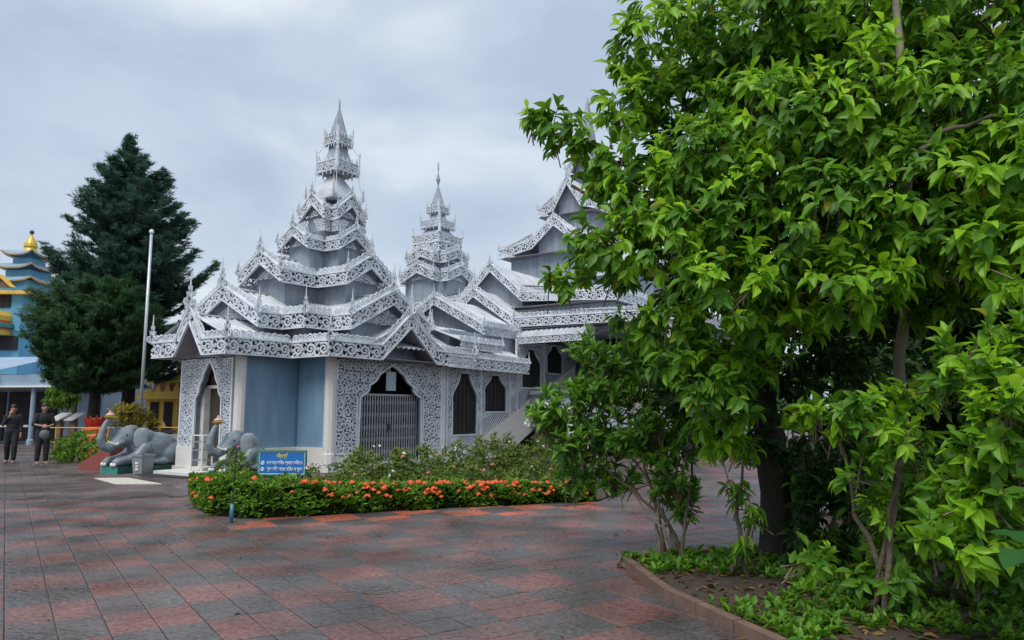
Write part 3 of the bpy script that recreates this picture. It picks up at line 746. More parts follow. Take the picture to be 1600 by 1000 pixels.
# low eave board over the first two windows, upper eave over the next
def eave(T, pts, h, crest=.13, rail=True, fin_idx=(), fs=.45):
    fb = MB(); cb = MB()
    for i in range(len(pts)-1):
        a = Vector(pts[i]); bb = Vector(pts[i+1]); dh = Vector((bb.x-a.x, bb.y-a.y, 0)); L = dh.length; dd = dh/L
        fret_run(fb, (a.x,a.y), (dd.x,dd.y), (dd.y,-dd.x), L, a.z, bb.z, h, ph=i)
        if crest: crest_run(cb, (a.x,a.y), (dd.x,dd.y), (dd.y,-dd.x), L, a.z+h, bb.z+h, crest)
    fb.build('fretwork_band', 'white', T)
    if crest: cb.build('roof_crest', 'white', T)
    copies('finial', FIN, T, [TRS(Vector(pts[i])+Vector((0,0,h-.04)), 0, (fs*.8,fs*.8,fs)) for i in fin_idx])
def sheet(T, quads, name='roof_sheets', m='roof'):
    b = MB()
    for q in quads: slope_sheet(b, *q)
    return b.build(name, m, T)
eave(sh, [(3.05,1.7,2.90),(3.05,6.3,2.86),(2.2,6.3,2.86)], .38, fin_idx=(1,))
sheet(sh, [((1.6,1.7,4.0),(1.6,6.3,4.0),(3.03,6.28,3.25),(3.03,1.7,3.25))])
eave(sh, [(3.0,2.4,3.50),(3.0,4.7,3.50)], .26, fin_idx=(1,))
sheet(sh, [((1.2,2.4,4.4),(1.2,4.8,4.4),(2.98,4.7,3.76),(2.98,2.4,3.76))])
b = MB(); b.box(1.4,U0-.16,2.52,6.2,2.88,2.91); b.box(.6,2.2,2.8,6.9,2.9,4.2); b.build('storey_wall','greywall',sh)
def gable_stage(T, v, foot_u, foot_z, ap, h, ext, ext_z, depth, wall_z, fs=.5, ur=None, closed=True):
    """front gable over the axis with level boards to both sides, and its roofs running back"""
    pts = [(-ext,v,ext_z-h),(-foot_u,v,foot_z-h),(0,v,ap-h),(foot_u,v,foot_z-h),(ext,v,ext_z-h)]
    if ext-foot_u < .05: pts = pts[1:4]
    eave(T, pts, h, fin_idx=range(len(pts)), fs=fs)
    eave(T, [(ext,v,ext_z-h),(ext,v+depth,ext_z-h)], h)
    sheet(T, [((0,v+.03,ap-.08),(0,v+depth,ap-.08),(sg*foot_u,v+depth,foot_z-.05),(sg*foot_u,v+.03,foot_z-.05)) for sg in (-1,1)]
            + ([((sg*foot_u,v+.03,foot_z+.25),(sg*foot_u,v+depth,foot_z+.25),(sg*(ext-.02),v+depth,ext_z-.03),(sg*(ext-.02),v+.03,ext_z-.03)) for sg in (-1,1)] if ext-foot_u > .05 else []))
    b = MB(); wu = foot_u*.86
    b.prism([(-wu,wall_z),(wu,wall_z),(wu,foot_z+(ap-foot_z)*.1-.12),(0,ap-.18),(-wu,foot_z+(ap-foot_z)*.1-.12)], lambda p:(p[0],v+depth,p[1]), lambda p:(p[0],v+.4,p[1]))
    if ext-foot_u > .05: b.box(-ext+.4,ext-.4,v+.5,v+depth-.02,wall_z,ext_z-h+.02)
    b.build('storey_wall', 'greywall', T)
    b = MB(); b.box(-ext+.02,ext-.02,v+.03,v+depth-.03,ext_z-h+.04,ext_z-h+.06) if ext-foot_u > .05 else b.box(-foot_u,foot_u,v+.03,v+.4,foot_z-h,foot_z-h+.03)
    b.build('soffit', 'soffit', T)
gable_stage(sh, 4.66, 2.27, 4.51, 5.74, .34, 2.27, 4.51, 3.0, 3.9)
eave(sh, [(2.27,4.70,4.17),(2.27,6.5,4.17)], .32, fin_idx=(1,))

# ================================================================== MAIN HALL
mh = thing('main_temple_hall', 'larger silver white temple hall behind the trees with stacked gables and deep eaves', 'temple', BC, -TH)
gable_stage(mh, 7.04, 1.92, 5.05, 6.36, .36, 8.5, 4.92, 9.0, 4.4)
eave(mh, [(2.4,6.45,3.98),(5.2,6.45,3.98),(5.2,7.0,3.98)], .26, fin_idx=(1,))
sheet(mh, [((2.4,7.3,4.6),(5.2,7.3,4.6),(5.2,6.47,4.24),(2.4,6.47,4.24))])
gable_stage(mh, 8.16, 1.54, 6.22, 7.56, .38, 5.6, 5.95, 9.5, 4.9)
eave(mh, [(2.7,11,7.1),(6.2,11,7.1),(6.2,17,7.1)], .42, fin_idx=(0,1))
sheet(mh, [((2.2,11.9,8.2),(5.2,11.9,8.2),(6.18,11.03,7.5),(2.7,11.03,7.5))])
b = MB(); b.box(-2.2,5.6,11.6,17,5.6,7.3); b.build('storey_wall','greywall',mh)
gable_stage(mh, 13.28, 1.2, 9.68, 10.66, .46, 3.08, 9.36, 6.0, 6.0)
gable_stage(mh, 14.6, .75, 11.8, 13.0, .45, 1.66, 11.5, 3.6, 9.2)
gable_stage(mh, 15.9, .45, 14.0, 14.9, .40, .8, 13.8, 2.0, 11.2)
b = MB(); b.lathe([(.7,14.0),(.6,14.6),(.1,17.4),(.02,17.8)], 4, (0,16.9,0), math.pi/4); b.build('spire_cone','greywall',mh)
b = MB(); b.box(-8,8,10.7,20,0,4.7); b.build('hall_wall','greywall',mh)
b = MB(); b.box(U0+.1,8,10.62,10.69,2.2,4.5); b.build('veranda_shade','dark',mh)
b = MB(); b.box(2.62,8.2,7.0,10.6,2.15,2.3); b.box(2.62,8.2,7.1,10.6,1.0,2.14); b.build('veranda_floor','greywall',mh)
for u in (5.0,8.0):
    b = MB(); b.lathe([(.2,0),(.2,.4),(.15,.5),(.15,4.6)],10,(u,7.3,0)); b.build('column','plaster',mh)

# ================================================================== REAR SPIRE TOWER
rt = thing('rear_spire_tower', 'small silver white spire tower rising behind the pavilion roofs', 'tower', BC, -TH)
RC = (-4.05, 9.75)
def zrt(y, d=33.4):
    v = at(680, y, d); return v.z
b = MB(); b.box(RC[0]-1.0,RC[0]+1.0,RC[1]-1.0,RC[1]+1.0,0,zrt(430)); b.build('tower_wall','greywall',rt)
tier(rt, RC, .95, 1.42, .95, .95, zrt(447), .42, zrt(418), zrt(500), wall_in=.25, gd=.3, fin=.5)
tier(rt, RC, .80, 1.18, .80, .80, zrt(417), .40, zrt(392), zrt(440), wall_in=.2, gd=.25, fin=.5)
b = MB()
for k in range(4):
    w = .80; p0 = rot90((-w,-w),k); p1 = rot90((w,-w),k); dd = ((p1[0]-p0[0])/(2*w),(p1[1]-p0[1])/(2*w)); P=(p0[0]+RC[0],p0[1]+RC[1]); n=(dd[1],-dd[0])
    fret_run(b, P, dd, n, 2*w, zrt(398), zrt(398), zrt(381)-zrt(398)); fret_run(b, P, dd, n, 2*w, zrt(381), zrt(381), zrt(368)-zrt(381), ph=1)
    ribbon(b, [(0,zrt(368)),(0,zrt(354))], [.16,.005], P, dd, n, .1, .03)
b.build('fretwork_band','white',rt)
b = MB(); b.box(RC[0]-.74,RC[0]+.74,RC[1]-.74,RC[1]+.74,zrt(420),zrt(372)); b.lathe([(1.08,zrt(373)),(.2,zrt(348)),(.12,zrt(344))],4,(*RC,0),math.pi/4); b.build('spire_pyramid','greywall',rt)
crown(rt, RC, zrt(357), zrt(338), .56, .46, zrt(326), fin=.35)
crown(rt, RC, zrt(331), zrt(316), .36, .30, zrt(300), fin=.3)
b = MB(); b.lathe([(.36,zrt(318)),(.33,zrt(314)),(.04,zrt(285)),(.03,zrt(282)),(.11,zrt(273)),(.02,zrt(262)),(.015,zrt(258))],6,(*RC,0)); b.build('spire_cone','greywall',rt)
wheel(rt, RC, zrt(251), .2)

# ================================================================== FAR BACKGROUND, LEFT
def X(px, d): return (px-800)/FPX*d
def Z(px, py, d): return at(px, py, d).z
def Yd(py, d): return at(800, py, d).y
def upturned_roof(name, T, cx, cy, z0, w, h, w_top, lift, m, edge_m, eh=.14):
    """square roof with swept-up corners and a painted edge"""
    b = MB(); n = 40; ring=[[],[],[]]
    for j in range(n):
        a = 2*math.pi*j/n; ca, sa = math.cos(a), math.sin(a); k = 1/max(abs(ca),abs(sa)); cn = (k-1)/(2**.5-1)
        x, y = ca*k, sa*k
        wave = lift*(cn**1.5)-.0
        ring[0].append((cx+x*w, cy+y*w, z0+wave)); ring[1].append((cx+x*w, cy+y*w, z0+wave+eh)); ring[2].append((cx+x*w_top, cy+y*w_top, z0+h))
    o = len(b.v); b.v += ring[1]+ring[2]
    b.f += [(o+j, o+(j+1)%n, o+n+(j+1)%n, o+n+j) for j in range(n)]+[tuple(o+n+j for j in range(n))]
    r_ = b.build(name, m, T)
    b = MB(); inner = [((x-cx)*.9+cx, (y-cy)*.9+cy, z) for x,y,z in ring[0]]
    b.v += ring[0]+[(cx+(x-cx)*1.02, cy+(y-cy)*1.02, z) for x,y,z in ring[1]]+inner
    b.f += [(j,(j+1)%n,n+(j+1)%n,n+j) for j in range(n)]+[(2*n+j,2*n+(j+1)%n,(j+1)%n,j) for j in range(n)]
    b.build('roof_edge', edge_m, r_)
D0 = 46.0
pg = thing('blue_pagoda', 'blue pagoda with yellow trimmed upturned roofs and golden finial at left edge', 'pagoda', (X(33,D0), D0, 0), R(-8))
gz = lambda y: Z(33, y, D0)
b = MB()
b.box(-8,1.15,-1.6,6,0,gz(459)); b.build('wall','pblue',pg)
b = MB(); b.box(-1.15,1.05,-1.2,1.4,gz(460),gz(440)); b.box(-.85,.85,-.85,.85,gz(442),gz(422)); b.box(-.62,.62,-.62,.62,gz(424),gz(402)); b.box(-.42,.42,-.42,.42,gz(404),gz(388)); b.build('upper_storey','pblue',pg)
for (y,w,wt,lf) in ((443,1.45,.9,.22),(421,1.28,.65,.24),(399,1.10,.45,.26)):
    upturned_roof('upturned_roof', pg, 0, 0, gz(y), w, .42, wt, lf, 'lblue', 'palegold', .09)
b = MB(); b.lathe([(.42,0),(.46,.12),(.34,.3),(.40,.42),(.36,.62),(.26,.82),(.14,1.0),(.06,1.12),(.05,1.25)],14,(0,0,gz(391))); b.build('golden_finial','gold',pg)
b = MB(); b.lathe([(.05,0),(.13,.06),(.13,.18),(.04,.26)],10,(0,0,gz(360))); b.build('finial_tip','iron',pg)
b = MB(); b.prism([(-9,gz(452)),(1.75,gz(461)),(1.75,gz(466)),(-9,gz(458))], lambda p:(p[0],-2.1,p[1]), lambda p:(p[0],1.5,p[1])); b.build('eave_board','yellow',pg)
b = MB(); b.prism([(-.95,gz(455)),(.1,gz(436)),(1.0,gz(456)),(.85,gz(456)),(.1,gz(441)),(-.8,gz(455))], lambda p:(p[0],-2.25,p[1]), lambda p:(p[0],-2.0,p[1])); b.build('gable_trim','yellow',pg)
b = MB(); b.prism([(-.8,gz(455)),(.1,gz(441)),(.85,gz(456))], lambda p:(p[0],-2.08,p[1]), lambda p:(p[0],-2.0,p[1])); b.build('gable_panel','brown',pg)
wf = MB(); wf.box(-.95,.40,-1.66,-1.61,gz(485),gz(459)); wo_ = wf.build('window','iron',pg)
for x in (-.9,-.42,.0):
    q_ = MB(); q_.box(x,x+.36,-1.69,-1.665,gz(483),gz(462)); q_.build('pane', 'lblue' if x < -.8 else 'dark', wo_)
for (y0,y1,m_,xx) in ((490,497,'yellow',0),(497,501,'orange',.1),(501,507,'yellow',.2)):
    b = MB(); pts=[(-2.6,gz(y0+14)),(-1.4,gz(y0+8)),(-.2,gz(y0)),(.35,gz(y0+2)),(.55,gz(y0+9)),(.55,gz(y1+9)),(.3,gz(y1+2)),(-.2,gz(y1)),(-1.4,gz(y1+8)),(-2.6,gz(y1+14))]
    b.prism(pts[::-1], lambda p:(p[0],-2.7+xx,p[1]), lambda p:(p[0],-1.59,p[1])); b.build('porch_roof', m_, pg)
for (y0,y1,m_) in ((511,517,'teal'),(517,521,'orange'),(521,528,'yellow')):
    b = MB(); b.box(-9,.75-.2*(y0>515),-2.9+.1*(y0>515),-1.58,gz(y1),gz(y0)); b.build('canopy_band', m_, pg)
b = MB(); b.box(-9,1.1,-1.7,-1.62,gz(550),gz(528.5)); b.build('pagoda_veranda_shade','dark',pg)  # flat dark board, painted shade of the veranda

D1 = 37.0
lh = thing('long_blue_hall', 'long low grey blue hall with flat canopy and dark open front behind the people', 'hall', (X(60,D1), D1, 0), R(-6))
hz = lambda y: Z(60, y, D1)
b = MB(); b.box(-14,3.3,.4,9,0,hz(584)); b.build('wall','lblue',lh)
b = MB(); b.add([(-14,-2.0,hz(582)),(-.7,-2.0,hz(583)),(-1.2,3,hz(550)),(-14,3,hz(550)),(-14,-2.0,hz(586)),(-.7,-2.0,hz(586))],[(0,1,2,3),(0,4,5,1)]); b.build('sloping_roof','lroof',lh)
b = MB(); b.box(-14,3.4,-1.6,.5,hz(604),hz(588)); b.build('canopy','lblue',lh)
b = MB(); b.box(-14,3.5,-1.7,.5,hz(607),hz(604.2)); b.build('canopy_edge','ivory',lh)
for x0, x1 in ((-14,-4.4),(-4.1,-1.9),(-1.7,.9)):
    b = MB(); b.box(x0,x1,.30,.395,.1,hz(612)); b.build('open_front_shade','dark',lh)  # opaque dark board, shade behind the open front put into its colour
for x in (-4.25,-1.8,1.0,3.2):
    b = MB(); b.lathe([(.16,0),(.16,.2),(.11,.25),(.11,hz(607))],10,(x,-1.4,0)); b.build('post','lblue',lh)
b = MB(); b.box(-14,.9,-1.5,-1.38,hz(666),hz(663)); b.build('front_rail','cream',lh)

D2 = 34.0
gs = thing('golden_shrine', 'golden shrine with red lettering and tiered roof beside the pavilion door', 'shrine', (X(262,D2), D2, 0), R(-10))
sz = lambda y: Z(262, y, D2)
b = MB(); b.box(-1.0,1.8,0,2.5,0,sz(624)); b.build('wall','yellow',gs)
for x in (-.75,-.05,.7):
    b = MB(); b.box(x,x+.42,-.04,-.005,.55,sz(628)); b.build('opening_shade','dark',gs)  # dark board on the wall, painted shade of an opening
b = MB(); b.prism([(-1.35,sz(624)),(2.1,sz(624)),(1.85,sz(612)),(-1.05,sz(612))], lambda p:(p[0],-.35,p[1]), lambda p:(p[0],2.6,p[1])); b.build('lower_roof','gold',gs)
for i in range(7):
    b = MB(); x=-1.1+i*.45; b.prism([(x-.16,0),(x+.16,0),(x+.1,.18),(x,.42),(x-.1,.18)][::1], lambda p:(p[0],-.30,sz(613)+p[1]), lambda p:(p[0],-.22,sz(613)+p[1])); b.build('roof_point','gold',gs)
b = MB(); b.box(-.8,1.6,.2,2.2,sz(612),sz(596)); b.build('upper_wall','pinkpl',gs)
b = MB(); b.prism([(-1.1,sz(598)),(1.9,sz(598)),(1.3,sz(584)),(-.5,sz(584))], lambda p:(p[0],-.1,p[1]), lambda p:(p[0],2.4,p[1])); b.build('upper_roof','gold',gs)
b = MB(); b.lathe([(.8,sz(585)),(.75,sz(577)),(.5,sz(572)),(.2,sz(556)),(.05,sz(540))],16,(.4,1.2,0)); b.build('dome','gold',gs)
for i, x in enumerate((.05,.30,.52,.78,1.0)):
    b = MB(); b.bar((x,.15,sz(608)),(x,.15,sz(601)),.07,.06); b.bar((x-.1,.15,sz(602)),(x+.12,.15,sz(602)),.06,.05); b.tube([(x+.1,.15,sz(606)),(x+.04,.15,sz(607.5)),(x,.15,sz(605))],.03,5); b.build('red_letter','orange',gs)
al = thing('shrine_altar', 'low brown and white stone altar in front of the golden shrine', 'altar', (X(250,28), 28, 0), R(-10))
b = MB(); b.box(-.45,.35,0,.5,0,.75); b.box(-.55,.45,-.05,.55,.75,.85); b.build('block','brown',al)
b = MB(); b.box(.36,.9,.05,.45,0,.7); b.build('white_block','plaster',al)
b = MB(); b.lathe([(.05,.85),(.14,.95),(.1,1.05),(.02,1.2)],10,(.1,.2,0)); b.build('flame_ornament','gold',al)
um = thing('teal_parasol', 'teal parasol on a white pole under the big dark conifer', 'parasol', (X(198,31), 31, 0), .3)
b = MB(); zt = Z(198,590,31); b.lathe([(1.0,zt-.45),(.98,zt-.4),(.5,zt-.12),(.02,zt)],8,(.0,0,0)); b.build('canopy','teal',um)
b = MB(); b.tube([(0,0,0),(0,0,zt-.05)],.035,8); b.build('pole','ivory',um)

# ------------------------------------------------------------------ conifers
def conifer(name, label, base, H, prof, nbr, tuft_n, L, m, twig_bias=.25, top_spire=True, seed=3, zlow=.1, mtrunk='barkdark', r0=.3, lean=0):
    rr = np.random.default_rng(seed)
    T = thing(name, label, 'tree', base)
    b = MB(); b.tube([(0,0,0),(.05+lean*.09,0,H*.3),(-.05+lean*.42,.05,H*.65),(lean*.94,0,H*.97)],[r0,r0*.75,r0*.4,.02],9); b.build('trunk',mtrunk,T,True)
    br = MB(); P=[];Dr=[]
    for i in range(nbr):
        t = zlow+(1-zlow)*(i+rr.uniform(0,1))/nbr; z = t*H; R_ = prof(t)*rr.uniform(.72,1.12)
        a = i*2.4+rr.normal(0,.25); ca, sa = math.cos(a), math.sin(a)
        droop = -.10*R_+.28*R_*(1 if t>.5 else .6)
        pts=[]
        for k in range(7):
            s = k/6; pts.append(np.array([ca*R_*s, sa*R_*s, z-.22*R_*math.sin(s*3.0)+droop*s**2+.15*s]))
        br.tube(pts,[.05*(1-s/6*.85)*max(.5,R_/2) for s in range(7)],5)
        n = max(3,int(tuft_n*R_*.30))
        for k in range(n):
            s = .30+.70*(k+rr.random())/n; j = min(5,int(s*6)); f_ = s*6-j; p = pts[j]*(1-f_)+pts[j+1]*f_
            sd_ = rr.normal(0,.16*R_*(1.15-s*.6)) if k < n-1 else 0; p = p+np.array([-sa*sd_, ca*sd_, rr.normal(0,.05)+.04])
            o_d = np.array([ca*.8-sa*np.sign(sd_)*.55, sa*.8+ca*np.sign(sd_)*.55, twig_bias])
            for e_ in range(8):
                P.append(p+o_d*rr.uniform(-.22,.14)+rr.normal(0,1,3)*np.array([.075,.075,.05])); Dr.append(o_d+rr.normal(0,.3,3))
    if top_spire:
        for k in range(26):
            z = H*(.93+.075*k/26); P.append(np.array([rr.normal(0,.03),rr.normal(0,.03),z])); Dr.append(np.array([rr.normal(0,.35),rr.normal(0,.35),1.2]))
    br.v = [(x+lean*(z/H)**2, y, z) for x,y,z in br.v]; br.build('branches',mtrunk,T)
    P=np.array(P);Dr=np.array(Dr); P[:,0]+=lean*(P[:,2]/H)**2
    global rng
    q = whorls(P,Dr,11,L,.17,spread=.75,fwd=.5,droop=-.15,twig=L*.8,jit=.15)
    tag(leaf_mesh('crown',*q,m,T,BT,BF),kind='stuff')
    return T
def prof_big(t): return float(np.interp(t,[.2,.3,.45,.6,.75,.85,.91,.96,1],[2.7,3.15,3.35,3.1,2.5,1.75,1.0,.38,.05]))*(.92+.10*math.sin(t*37))
ctree = conifer('conifer_tree','tall dark green conifer with pointed top behind the flagpole',(X(204,31),31,0),Z(210,203,31),prof_big,190,40,.19,'needle',seed=5,zlow=.25,lean=-.65)
def prof_round(t):
    s = (t-.40)/.60; return max(.25, 2.35*math.sqrt(max(0,1-(2*s-.8)**2/1.5)))
conifer('round_conifer','dense rounded dark green conifer standing left of the flagpole',(X(150,26.5),26.5,0),Z(140,440,26.5),prof_round,120,50,.16,'needle2',seed=9,zlow=.40,top_spire=False,r0=.26)
# feathery palm behind the round conifer
pm = thing('feather_palm','feathery palm fronds showing between pagoda and tall conifer','palm',(X(118,30),30,0))
zt = Z(118,455,30); b = MB(); b.tube([(0,0,0),(.1,0,zt*.5),(0,0,zt)],[.14,.11,.1],8); b.build('trunk','bark',pm)
for k in range(9):
    a = k*.7; P=[];Dd=[];pts=[]
    for i in range(14):
        s=i/13; p=np.array([math.cos(a)*1.6*s,math.sin(a)*1.0*s,zt+1.0*s-.95*s*s]); pts.append(p)
        for sg in (-1,1): P.append(p);Dd.append([-math.sin(a)*sg+math.cos(a)*.7,math.cos(a)*sg+math.sin(a)*.7,.12])
    P=np.array(P);Dd=np.array(Dd);n_=len(P)
    fr=leaf_mesh('frond',P,Dd,np.tile([0,0,1.],(n_,1)),np.full(n_,.42),np.full(n_,.05),'needle2',pm,BT,BF)
    b=MB(); b.tube(pts,.018,4); b.build('midrib','bark',fr)
# flagpole
fp = thing('flagpole','tall bare silver flagpole with a small ball top','flagpole',(X(224,24.5),24.5,0))
zt = Z(234,357,24.5)
b = MB(); b.tube([(0,0,0),(.0,0,zt)],[.058,.045],12); b.build('pole','steel',fp,True)
b = MB(); b.lathe([(.02,-.06),(.07,-.02),(.08,.03),(.05,.09),(.01,.11)],12,(.0,0,zt)); b.build('ball_top','ivory',fp,True)
b = MB(); b.lathe([(.2,0),(.2,.1),(.07,.14),(.065,.3)],12); b.build('base','steel',fp)

# ------------------------------------------------------------------ left middle distance
def shrub(name, label, cat, lobes, dens, L, m, W=.42, nl=7, group=None, stems=3, base=None, mst='bark', droop=.1, shell=.6):
    base = base or (lobes[0][0][0], lobes[0][0][1], 0)
    T = thing(name,label,cat,base,0,group)
    lb_ = [((c[0]-base[0],c[1]-base[1],c[2]-base[2]),r) for c,r in lobes]
    P,Dd = lobes_points(lb_,dens,shell); k = P[:,2] > .02; P=P[k];Dd=Dd[k]
    q = whorls(P,Dd,nl,L,W,droop=droop,twig=L*.8); tag(leaf_mesh('foliage',*q,m,T,LT8,LF8),kind='stuff')
    for i in range(stems):
        c = lb_[i%len(lb_)][0]; b=MB(); b.tube([(random.uniform(-.06,.06),random.uniform(-.06,.06),0),(c[0]*.5+random.uniform(-.05,.05),c[1]*.5,c[2]*.5),c],[.025,.018,.008],5); b.build('stem',mst,T)
    return T
G = lambda px,py,d,dz=0: tuple(at(px,py,d)+Vector((0,0,dz)))
shrub('clipped_bush','bright lime green clipped bush beside the two walking people','bush',[((X(122,23.2),23.2,.45),(.55,.5,.5)),((X(108,22.6),22.6,.3),(.35,.35,.34)),((X(135,22.6),22.7,.62),(.4,.4,.42))],60,.09,'lime',base=(X(120,23),23,0))
shrub('clipped_bush','darker green low bush between the lime bush and left elephant','bush',[((X(165,22.6),22.6,.4),(.6,.5,.42)),((X(182,22.4),22.4,.35),(.4,.4,.35))],55,.09,'hedge',base=(X(168,22.6),22.6,0))
shrub('croton_shrub','yellow and green croton shrub at the foot of the flagpole','shrub',[((X(205,23.6),23.6,1.45),(.55,.5,.42)),((X(228,24.0),24.0,1.2),(.5,.4,.35))],40,.16,'croton',W=.25,base=(X(212,23.6),23.6,0))
shrub('weeping_plant','drooping green plant hanging above the people in front of the blue hall','plant',[((X(103,29),29,Z(103,612,29)),(.55,.5,.42)),((X(95,29),29,Z(103,625,29)),(.45,.4,.3)),((X(113,29),29,Z(103,622,29)),(.4,.4,.35))],50,.17,'lime',W=.25,droop=.9,base=(X(103,29),29,0))
lt = thing('lotus_bowl','red painted lotus flower sculpture on an orange pedestal','sculpture',(X(157,25.5),25.5,0))
zl = Z(157,646,25.5); zb_ = Z(157,668,25.5)
b = MB(); b.lathe([(.42,0),(.42,zb_-.28),(.36,zb_-.2),(.40,zb_-.05),(.36,zb_)],18); b.build('pedestal','orange',lt,False)
pm_ = MB(); pm_.add([(-.09,0,0),(.09,0,0),(.13,-.1,.2),(0,-.16,.40),(-.13,-.1,.2),(0,-.07,.15)],[(0,1,5),(1,2,5),(2,3,5),(3,4,5),(4,0,5)])
pme = bpy.data.meshes.new('petal'); pme.from_pydata(pm_.v,[],pm_.f); pme.materials.append(M['redlotus'])
copies('petal',pme,lt,[TRS((math.sin(a)*.24,-math.cos(a)*.24,zb_-.02+dz),a,(1,1,s)) for s,dz,o in ((1.1,0,0),(.8,.02,.26)) for a in [o+i*.524 for i in range(12)]])
b = MB(); b.lathe([(.22,zb_),(.3,zb_+.2),(.24,zb_+.3),(.02,zb_+.34)],14); b.build('seed_head','gold',lt)
for px, lab in ((100,'white slanted notice panel on a post right of the two people'),(122,'white slanted notice panel on a post nearest the red lotus')):
    t_ = thing('notice_panel',lab,'panel',(X(px,27),27,0),R(-20),'slanted notice panels')
    zz = Z(px,650,27); b=MB(); b.add([(-.32,-.2,zz-.12),(.18,-.2,zz-.12),(.32,.2,zz+.12),(-.18,.2,zz+.12)]+[(-.32,-.2,zz-.17),(.18,-.2,zz-.17),(.32,.2,zz+.07),(-.18,.2,zz+.07)],[(0,1,2,3),(7,6,5,4),(0,4,5,1),(1,5,6,2),(2,6,7,3),(3,7,4,0)]); b.build('panel','plaster',t_)
    b=MB(); b.box(-.12,.12,-.06,.06,0,zz-.06); b.build('post','brown',t_)
yr = thing('yellow_railing','thin yellow railing behind the bushes and left elephant','railing',(X(95,24.3),24.3,0))
for i in range(6):
    x = i*.82; b=MB(); b.tube([(x,0,0),(x,.06*i,Z(160,668,24.3))],.016,6); b.build('post','yellow',yr)
zz=Z(160,668,24.3)
for q_ in (zz,zz*.55):
    b=MB(); b.tube([(-.2,0,q_),(4.3,.3,q_)],.014,6); b.build('rail','yellow',yr)

# ------------------------------------------------------------------ elephants
def loc_b(u,v,z=0):
    return (BC[0]+u*math.cos(TH)+v*math.sin(TH), BC[1]-u*math.sin(TH)+v*math.cos(TH), z)
def elephant(label, loc, plinth_label, k=1.0):
    pl = thing('elephant_plinth', plinth_label, 'plinth', loc, -TH)
    b = MB(); b.box(-.42*k,.42*k,-.03,(2.2 if k > .9 else 1.55)*k,0,.17); b.build('block','tealdark',pl)
    b = MB(); b.box(-.425*k,.425*k,-.05,-.031,0,.172); b.build('front_face','teal',pl)
    T = thing('elephant_statue', label, 'statue', (loc[0],loc[1],.17), -TH); T.scale = (k,k,k)
    sh_ = [('e',(0,1.20,.48),(.44,.74,.44)),('e',(0,1.62,.38),(.42,.46,.36)),('e',(0,.85,.62),(.36,.45,.40)),
      ('e',(0,.42,.80),(.25,.30,.29)),('e',(0,.50,.98),(.19,.22,.15)),('e',(0,.30,.88),(.18,.16,.2)),
      ('t',[(0,.28,.78),(0,.08,.60),(0,-.10,.50),(0,-.26,.56),(0,-.33,.76),(0,-.29,1.0),(0,-.20,1.20),(0,-.12,1.30)],[.19,.155,.13,.115,.10,.085,.07,.058])]
    if k < .9: sh_[0] = ('e',(0,.92,.44),(.40,.50,.40)); sh_[1] = ('e',(0,1.05,.34),(.40,.42,.32))
    for sg in (-1,1):
        sh_ += [('t',[(sg*.27,.80,.50),(sg*.29,.58,.26),(sg*.26,.30,.17),(sg*.24,.06,.145)],[.19,.17,.135,.125]),('e',(sg*.24,.02,.115),(.13,.13,.105)),
                ('e',(sg*.36,1.62 if k > .9 else 1.1,.30),(.16,.38 if k > .9 else .25,.28)),('e',(sg*.37,1.25 if k > .9 else 1.0,.10),(.11,.30,.10)),
                ('t',[(sg*.12,.22,.66),(sg*.15,.10,.62)],[.085,.06])]
    blob('body',sh_,'ele',T,.024,5)
    for sg in (-1,1):
        blob('ear',[('e',(sg*.30,.62,.76),(.035,.20,.30),(0,0,sg*-.42)),('e',(sg*.34,.70,.90),(.04,.14,.16),(0,0,sg*-.42))],'ele2',T,.02,3)
        b = MB(); b.tube([(sg*.13,.16,.64),(sg*.17,.02,.60),(sg*.19,-.12,.63),(sg*.19,-.24,.71)],[.045,.042,.032,.010],10); b.build('tusk','ivory',T,True)
        e_ = blob('eye',[('e',(sg*.215,.27,.86),(.02,.028,.02))],'iron',T,.008,1)
        for k in (-1,0,1):
            b = MB(); b.lathe([(.01,-.045),(.035,-.03),(.042,.01),(.03,.05),(.005,.06)],8,(sg*.24+k*.078,-.10+abs(k)*.025,.055)); b.build('toenail','ivory',T,True)
    b = MB(); b.lathe([(.04,1.29),(.13,1.33),(.16,1.37),(.10,1.385)],12,(0,-.11,0)); b.build('trunk_lotus','gold',T)
    b = MB(); b.lathe([(.09,1.386),(.115,1.41),(.07,1.45),(.035,1.475),(.02,1.54)],12,(0,-.11,0)); b.build('offering','pinkpl',T)
    return T
E1 = loc_b(-1.80,-5.75); E2 = loc_b(1.98,-5.30)
elephant('grey kneeling elephant statue on green plinth left of the pavilion door',E1,'green painted plinth under the left elephant statue',.92)
elephant('grey kneeling elephant statue behind the hedge in front of the blue wall',E2,'dark green plinth under the elephant statue beside the blue wall',.84)
rp_ = thing('red_ramp','low sloping dark red plinth at the front of the left elephant','plinth',loc_b(-2.25,-5.55),-TH)
b = MB(); b.prism([(-1.55,0),(0,0),(0,.62),(-.25,.60),(-1.55,.16)], lambda p:(p[0],.9,p[1]), lambda p:(p[0],0,p[1])); b.build('block','redpl',rp_)
bn = thing('litter_bin','grey square plastic litter bin with white mark beside the left elephant','bin',loc_b(-1.05,-5.35),-TH+.15)
b = MB(); b.add([(-.15,-.15,0),(.15,-.15,0),(.15,.15,0),(-.15,.15,0),(-.19,-.19,.46),(.19,-.19,.46),(.19,.19,.46),(-.19,.19,.46)],[(0,3,2,1),(0,1,5,4),(1,2,6,5),(2,3,7,6),(3,0,4,7)]); b.build('body','bin',bn)
b = MB(); 
for bx in ((-.21,.21,-.21,-.165,.44,.485),(-.21,.21,.165,.21,.44,.485),(-.21,-.165,-.165,.165,.44,.485),(.165,.21,-.165,.165,.44,.485)): b.box(*bx)
b.build('rim','bin',bn)
